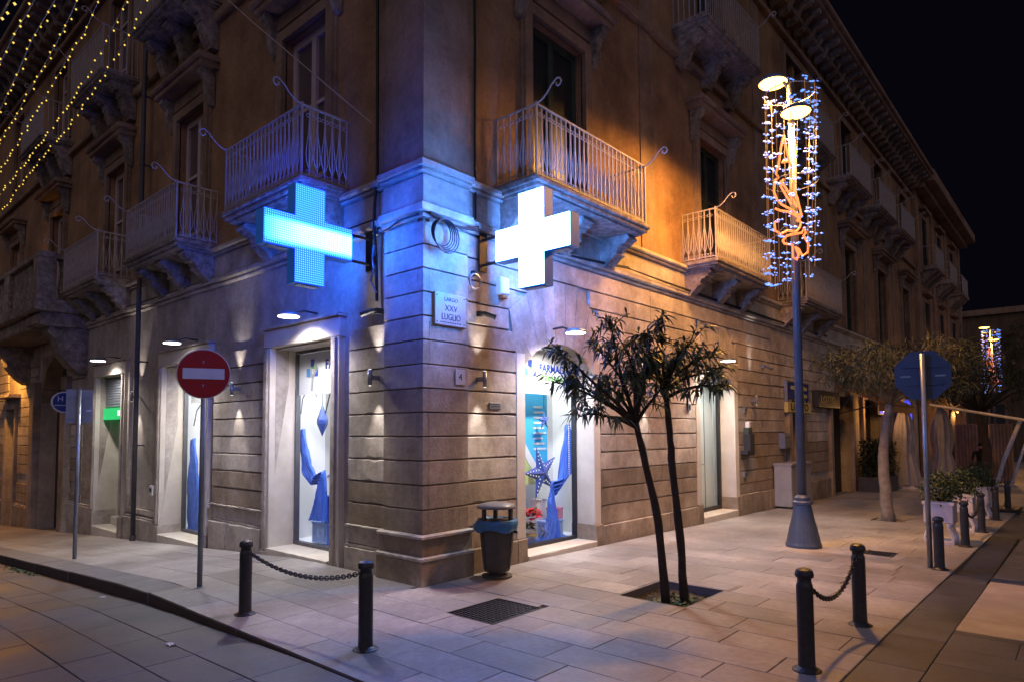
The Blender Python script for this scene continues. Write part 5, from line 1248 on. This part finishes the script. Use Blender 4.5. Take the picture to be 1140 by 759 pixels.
oleander((2.45, 1.35, -.09), [(2.42, 1.26, .8), (2.31, 1.12, 1.6), (2.27, 1.06, 1.89)],
    [(dp((1.68, .47, 2.62), -.1), 0), (dp((1.78, .60, 2.30), .1), .1), (dp((1.80, .62, 1.95), -.15), .2), (dp((2.10, .84, 3.02), .05), 0), (dp((1.98, .74, 2.75), .2), 0), (dp((2.2, .95, 2.6), -.25), 0), (dp((2.35, 1.08, 2.45), .2), 0), (dp((2.42, 1.12, 2.75), -.1), 0), (dp((2.05, .85, 2.3), .25), .1), (dp((2.52, 1.25, 2.25), .0), .05), (dp((1.62, .43, 2.35), .15), .1)], 3, 'thicker leaning oleander with a broad dark crown in the pavement pit', 12)
oleander((2.54, 1.60, -.09), [(2.53, 1.53, .6), (2.50, 1.43, 1.5), (2.49, 1.4, 1.89), (2.47, 1.36, 2.28)],
    [(dp((2.24, 1.12, 2.72), .1), 0), (dp((2.90, 1.72, 2.62), .1), 0), (dp((2.84, 1.68, 2.25), -.1), .3), (dp((2.46, 1.32, 2.92), .0), 0), (dp((2.68, 1.52, 2.75), -.2), 0), (dp((2.6, 1.45, 2.5), .2), .1), (dp((2.92, 1.74, 2.42), .2), .1), (dp((2.35, 1.25, 2.5), -.2), .1)], 8, 'slender upright oleander beside the thicker one in the pavement pit', 12)

# ================================================================== trees and planters down the street
def needle_tree(base, tr, cr, rad, n, seed, label, barkm, leafm, name='street_tree', nl=34, ll=.22, tw=.16):
    r_ = random.Random(seed); t = thing(name, base, label, 'tree'); path = [Vector(base) - Vector((0, 0, .1))] + [Vector(p) for p in tr]
    sm = []
    for i in range(len(path) - 1):
        for k_ in range(4): sm.append(path[i].lerp(path[i + 1], k_ / 4) + Vector((r_.uniform(-.015, .015), r_.uniform(-.015, .015), 0)))
    sm.append(path[-1]); m = len(sm)
    MB().tube(sm, [lerp(tw, tw * .62, i / m) * (1.25 if i == 0 else 1) for i in range(m)], 12).build('trunk', barkm, t, True)
    br = MB(); lv = MB(); c = Vector(cr)
    for i in range(n):
        a = r_.uniform(0, 2 * PI); rr = math.sqrt(r_.uniform(.05, 1)); p = c + Vector((math.cos(a) * rr * rad[0], math.sin(a) * rr * rad[0], r_.uniform(-1, 1) * rad[1] * (1.1 - .6 * rr)))
        if i % 3 == 0: br.tube([path[-1], path[-1].lerp(p, .5) + Vector((0, 0, .18)), p], [.045, .025, .008], 5)
        for q in range(nl):
            d = Vector((r_.gauss(0, 1), r_.gauss(0, 1), r_.gauss(.1, .7))); leaf(lv, p + Vector((r_.gauss(0, .13), r_.gauss(0, .13), r_.gauss(0, .08))), d, ll * r_.uniform(.6, 1.2), .009 if ll < .3 else .012, .3)
    br.build('limbs', barkm, t, True); lv.build('crown', leafm, t)
needle_tree((2.65, 10.76, -.12), [(2.58, 10.72, .8), (2.62, 10.7, 1.6), (2.75, 10.7, 2.35)], (2.95, 10.8, 3.10), (1.45, .62), 170, 4, 'low spreading needle-leaved tree with a pale trunk on the pavement', 'pale_bark', 'needle', nl=46, tw=.125)
needle_tree((3.25, 22, -.28), [(3.3, 22, 1.2), (3.1, 22, 2.3)], (3.1, 22, 3.4), (2.0, 1.0), 70, 6, 'dark bushy tree behind the parasol mast', 'bark', 'dark_leaf', nl=40, ll=.34)
needle_tree((5.2, 31, -.4), [(5.2, 31, 2), (5.1, 31, 3.4)], (5.2, 31, 5.0), (2.6, 1.9), 90, 7, 'dark round tree in front of the street-end house', 'bark', 'dark_leaf', nl=40, ll=.42)
needle_tree((1.6, 27, -.35), [(1.6, 27, 1.5), (1.7, 27, 2.6)], (1.8, 27, 3.8), (1.7, 1.1), 60, 9, 'dark tree in front of the neighbour house by the cafe', 'bark', 'dark_leaf', nl=40, ll=.36)
def planter(x, y, label, seed, s_=1.0):
    z = gz(x, y); t = thing('planter', (x, y, z), label, 'planter'); w = .21 * s_
    MB().block(lambda u, n, zz: (x + u, y - n, zz), -w, w, -w, w, z + .34, z + .68, .015).build('box', 'planter_white', t); MB().box(ID, x - w - .015, x + w + .015, y - w - .015, y + w + .015, z + .64, z + .685).build('rim', 'planter_white', t)
    for sx in (-1, 1):
        for sy in (-1, 1): MB().tube([(x + sx * (w - .04), y + sy * (w - .04), z + .36), (x + sx * (w - .07), y + sy * (w - .04), z + .26), (x + sx * (w - .01), y + sy * (w - .04), z + .10), (x + sx * (w - .03), y + sy * (w - .04), z - .01)], [.035, .028, .03, .034], 8).build('leg', 'planter_white', t)
    MB().box(ID, x - w, x + w, y - w, y + w, z - .01, z + .045).build('base', 'planter_white', t)
    s = thing('shrub', (x, y, z + .68), label.replace('white planter', 'leafy round shrub growing in the white planter').replace('curved ', ''), 'shrub'); r_ = random.Random(seed); b = MB(); br = MB()
    for i in range(60):
        d = Vector((r_.gauss(0, 1), r_.gauss(0, 1), r_.gauss(.5, .8))).normalized(); c = Vector((x, y, z + .72)) + Vector((d.x * .34, d.y * .34, abs(d.z) * .42)) * r_.uniform(.45, 1)
        br.tube([(x, y, z + .6), c], [.008, .003], 4)
        for q in range(16): leaf(b, c + Vector((r_.gauss(0, .05), r_.gauss(0, .05), r_.gauss(0, .05))), Vector((r_.gauss(0, 1), r_.gauss(0, 1), r_.gauss(.3, .8))), r_.uniform(.04, .085), .016, .2)
    br.build('stems', 'bark', s); b.build('foliage', 'shrub_leaf', s)
planter(4.02, 7.85, 'first white planter on curved legs, beside the stop sign post', 21); planter(4.05, 9.95, 'second white planter on curved legs, past the bollard', 22); planter(4.02, 12.6, 'third white planter on curved legs, near the parasol mast', 23); planter(3.7, 15.6, 'last white planter, beyond the parasol mast', 24)

# ================================================================== cafe
t = thing('cantilever_parasol', (4.1, 15.0, -.2), 'pale cantilever parasol frame with a leaning mast over the planters', 'parasol')
MB().tube([(4.02, 14.6, -.2), (4.35, 14.6, 1.05), (4.70, 14.6, 2.0)], .045, 8).build('mast', 'pole_white', t); MB().tube([(4.25, 15.0, -.2), (4.8, 15.0, 1.6), (4.88, 15.0, 2.02)], .03, 8).build('strut', 'pole_white', t)
for dy in (0, .4): MB().tube([(2.9, 14.4 + dy, 2.42), (4.9, 14.4 + dy, 1.98)], .035, 8).build('arm', 'pole_white', t)
MB().box(ID, 3.7, 4.6, 14.2, 15.3, gz(0, 14.6) - .01, gz(0, 14.6) + .08).build('foot', 'frame_dark', t)
def folded(x, y, label, seed):
    z = gz(x, y); t = thing('folded_parasol', (x, y, z), label, 'parasol'); MB().tube([(x, y, z), (x, y, z + 2.85)], .035, 8).build('pole', 'pole_white', t); r_ = random.Random(seed)
    b = MB(); k_ = 66
    for i, (r, zz) in enumerate(((.04, 2.85), (.15, 2.68), (.27, 2.2), (.31, 1.7), (.24, 1.25), (.31, 1.0), (.40, .6), (.50, .12))):
        for j in range(k_): a = 2 * PI * j / k_; rr = r * (1 + .13 * math.sin(a * 11 + i * .3 + seed) + .10 * math.sin(a * 5 + seed + i * .4)); b.v.append((x + rr * math.cos(a), y + rr * math.sin(a), z + zz + .02 * math.sin(a * 8)))
    for i in range(7):
        for j in range(k_): b.f.append((i * k_ + j, i * k_ + (j + 1) % k_, (i + 1) * k_ + (j + 1) % k_, (i + 1) * k_ + j))
    b.build('cover', 'canvas', t, True); MB().box(ID, x - .4, x + .4, y - .4, y + .4, z - .02, z + .10).build('foot', 'planter_white', t)
folded(.95, 21.6, 'folded pale parasol nearer the shop fronts', 1); folded(1.95, 22.6, 'folded pale parasol beside the tree behind the mast', 2)
t = thing('shop_awning', FR(20, 0, 2.6), 'brown pulled-down awning over the dim shop front', 'awning')
MB().prism([FR(17.2, -.05, 3.25), FR(17.2, 1.15, 2.62), FR(17.2, 1.15, 2.58), FR(17.2, -.05, 3.2)], (0, 5.4, 0)).build('canvas', 'awning', t); MB().box(FR, 17.2, 22.6, 1.13, 1.15, 2.36, 2.6).build('valance', 'awning', t)
for u in (17.3, 22.5): MB().tube([FR(u, -.05, 2.3), FR(u, 1.1, 2.58)], .02, 6).build('arm', 'dark_iron', t)
t = thing('shop_sign', FR(15.4, 0, 2.6), 'dull dark LOTTO board over the shop door under the awning', 'sign')
MB().block(FR, 14.75, 16.9, -.05, .12, 2.45, 2.95, .01).build('board', 'frame_dark', t); text('LOTTO', .30, 'sign_yellow', FR(15.7, .123, 2.68), (0, 1, 0), (0, 0, 1), t, sx=1.4)
for (a, c_, z0, z1), lb in zip(GR[2:], ('', '', '', '')):
    MB().box(FR, a, c_, -.5, -.44, z0, z1).build('shop_shutter', 'dark_wood', pal)
    for k_ in range(1, 3): MB().box(FR, lerp(a, c_, k_ / 3) - .05, lerp(a, c_, k_ / 3) + .05, -.44, -.38, z0, z1).build('shutter_post', 'green_wood', pal)
    for u in (a, c_): MB().block(FR, u - .12, u + .12, -.12, .02, -.6, 2.95, .012).build('shop_pilaster', 'limestone_dark', pal)
t = thing('blue_lit_sign', FR(22, .4, 2.5), 'small glowing blue sign box under the awning end', 'sign'); MB().box(FR, 21.0, 22.7, .34, .40, 2.38, 2.72).build('face', 'blue_glow', t); MB().box(FR, 20.95, 22.75, .28, .345, 2.33, 2.77).build('case', 'frame_dark', t)
t = thing('blue_arch_sign', FR(25, .4, 1.7), 'arched glowing blue panel beside the folded parasols', 'sign')
MB().prism([FR(24.7, .36, 1.3), FR(26.2, .36, 1.3)] + [FR(25.45 + .75 * math.cos(a * PI / 10), .36, 2.5 + .5 * math.sin(a * PI / 10)) for a in range(11)], (.04, 0, 0)).build('face', 'blue_glow', t); MB().box(FR, 24.65, 26.25, .29, .355, -.4, 2.5).build('board', 'white_paint', t)
t = thing('hedge', (.5, 20, gz(0, 20)), 'clipped dark hedge box beside the folded parasols', 'hedge'); b = MB(); r_ = random.Random(31)
MB().box(ID, .15, .95, 18.6, 20.4, -.35, .25).build('trough', 'bin_grey', t)
for i in range(2600): leaf(b, Vector((r_.uniform(.15, .95), r_.uniform(18.6, 20.4), r_.uniform(.2, 1.45))), Vector((r_.gauss(0, 1), r_.gauss(0, 1), r_.gauss(0, 1))), .12, .03, .2)
b.build('foliage', 'dark_leaf', t)
# bench-like terrace wall lit behind (cafe screen panels)
for i, (x, y) in enumerate(((2.2, 26.5), (3.3, 26.5))):
    t = thing('cafe_screen', (x, y, -.3), ['tall ochre curtain panel of the cafe terrace left of the dark tree', 'tall ochre curtain panel of the cafe terrace right of the dark tree'][i], 'screen')
    MB().box(ID, x - .36, x + .36, y, y + .05, -.3, 2.0).build('panel', 'ochre_plaster', t)
    for k_ in range(7): MB().tube([(x - .33 + k_ * .11, y, -.3), (x - .33 + k_ * .11, y, 2.0)], .04, 6).build('pleat', 'ochre_plaster', t)
# waiter leaning over a table, dark clothes
def person(base, label):
    x, y, z = base; t = thing('person', base, label, 'person')
    J = {'pelvis': (0, 0, .86), 'chest': (.02, -.10, 1.18), 'neck': (.03, -.17, 1.36), 'head': (.03, -.20, 1.50), 'crown': (.03, -.20, 1.60), 'lh': (-.09, 0, .82), 'lk': (-.10, -.04, .46), 'lf': (-.10, .03, .06), 'lt': (-.10, -.12, .03), 'rh': (.09, 0, .82), 'rk': (.11, .02, .46), 'rf': (.12, .08, .06), 'rt': (.12, -.07, .03),
         'ls': (-.17, -.13, 1.30), 'le': (-.24, -.22, 1.06), 'lw': (-.20, -.42, .98), 'rs': (.20, -.13, 1.30), 're': (.30, -.24, 1.12), 'rw': (.26, -.46, 1.10), 'lp': (-.19, -.50, .97), 'rp': (.25, -.54, 1.09)}
    R_ = {'pelvis': .14, 'chest': .15, 'neck': .055, 'head': .088, 'crown': .06, 'lh': .09, 'lk': .06, 'lf': .042, 'lt': .04, 'rh': .09, 'rk': .06, 'rf': .042, 'rt': .04, 'ls': .065, 'le': .048, 'lw': .034, 'rs': .065, 're': .048, 'rw': .034, 'lp': .03, 'rp': .03}
    E_ = [('pelvis', 'chest'), ('chest', 'neck'), ('neck', 'head'), ('head', 'crown'), ('pelvis', 'lh'), ('lh', 'lk'), ('lk', 'lf'), ('lf', 'lt'), ('pelvis', 'rh'), ('rh', 'rk'), ('rk', 'rf'), ('rf', 'rt'), ('chest', 'ls'), ('ls', 'le'), ('le', 'lw'), ('lw', 'lp'), ('chest', 'rs'), ('rs', 're'), ('re', 'rw'), ('rw', 'rp')]
    ks = list(J); me = bpy.data.meshes.new('body'); me.from_pydata([Vector(J[k_]) + Vector(base) for k_ in ks], [(ks.index(a), ks.index(c_)) for a, c_ in E_], [])
    me.skin_vertices.new(name='') if hasattr(me.skin_vertices, 'new') else None
    o = put('body', me, None)
    md = o.modifiers.new('skin', 'SKIN'); ly = me.skin_vertices[0].data if len(me.skin_vertices) else None
    if ly:
        for i, k_ in enumerate(ks): ly[i].radius = (R_[k_], R_[k_])
        ly[0].use_root = True
    o.modifiers.new('sub', 'SUBSURF').levels = 1; o.modifiers['sub'].render_levels = 1
    dg = bpy.context.evaluated_depsgraph_get(); m2 = bpy.data.meshes.new_from_object(o.evaluated_get(dg)); bpy.data.objects.remove(o)
    m2.materials.clear(); m2.materials.append(M['person_dark']); m2.materials.append(M['skin'])
    for p in m2.polygons:
        p.use_smooth = True
        if p.center.z - z > 1.42: p.material_index = 1
    put('body', m2, t)
    MB().lathe((x + .03, y - .185, z + 1.53), [(.094, -.03), (.098, .03), (.075, .09), (.02, .12)], 12).build('hair', 'person_dark', t, True)
px_, py_ = 3.75, 13.2
person((2.90, 24.1, gz(0, 24.1)), 'dark-clothed person leaning forward behind the planters')
# scraps of litter
for (x, y, s_, lb) in ((-.15, -2.75, .05, 'crumpled pale paper scrap lying on the dark road slabs'), (-3.0, -2.42, .05, 'small pale scrap in the gutter by the left kerb'), (-2.9, -1.35, .06, 'flat torn paper on the left pavement')):
    z = (rz if y < -2.2 else gz)(x, y); b = MB(); r_ = random.Random(int(x * 100)); n = 6
    for j in range(n):
        for i in range(n): b.v.append((x + (i / n - .5) * s_ * 2, y + (j / n - .5) * s_ * 1.3, z + .006 + r_.uniform(0, .016)))
    for j in range(n - 1):
        for i in range(n - 1): b.f.append((j * n + i, j * n + i + 1, (j + 1) * n + i + 1, (j + 1) * n + i))
    tag(b.build('paper_scrap', 'litter_white'), lb, 'litter')
b = MB()
for i in range(160):
    x = rnd.gauss(-7.2, .45); y = -2.30 - abs(rnd.gauss(0, .06)); leaf(b, Vector((x, y, rz(x, y))), Vector((rnd.uniform(-1, 1), rnd.uniform(-1, .2), rnd.uniform(.2, 1))), .06, .014, .4)
tag(b.build('gutter_weeds', 'shrub_leaf'), 'tuft of weeds in the gutter of the left kerb', 'weeds', kind='stuff')

for u, n, z, lb, e in ((20.6, .55, 2.45, 'small warm lamp under the shop awning', 45), (26.8, 1.9, 2.5, 'small warm lamp hanging at the cafe terrace', 120)):
    t = thing('terrace_lamp', FR(u, n, z), lb, 'lamp')
    MB().lathe(FR(u, n, z), [(.05, 0), (.075, .05), (.02, .12)], 10).build('shade', 'dark_iron', t); MB().lathe(FR(u, n, z - .03), [(.02, 0), (.04, .03)], 10).build('bulb', 'lamp_orange', t); MB().tube([FR(u, n, z + .11), FR(u, n, z + .5)], .006, 4).build('cord', 'cable', t)
    light('lamp_light', 'POINT', FR(u, n, z - .08), t, e, (1, .5, .15), r=.05)
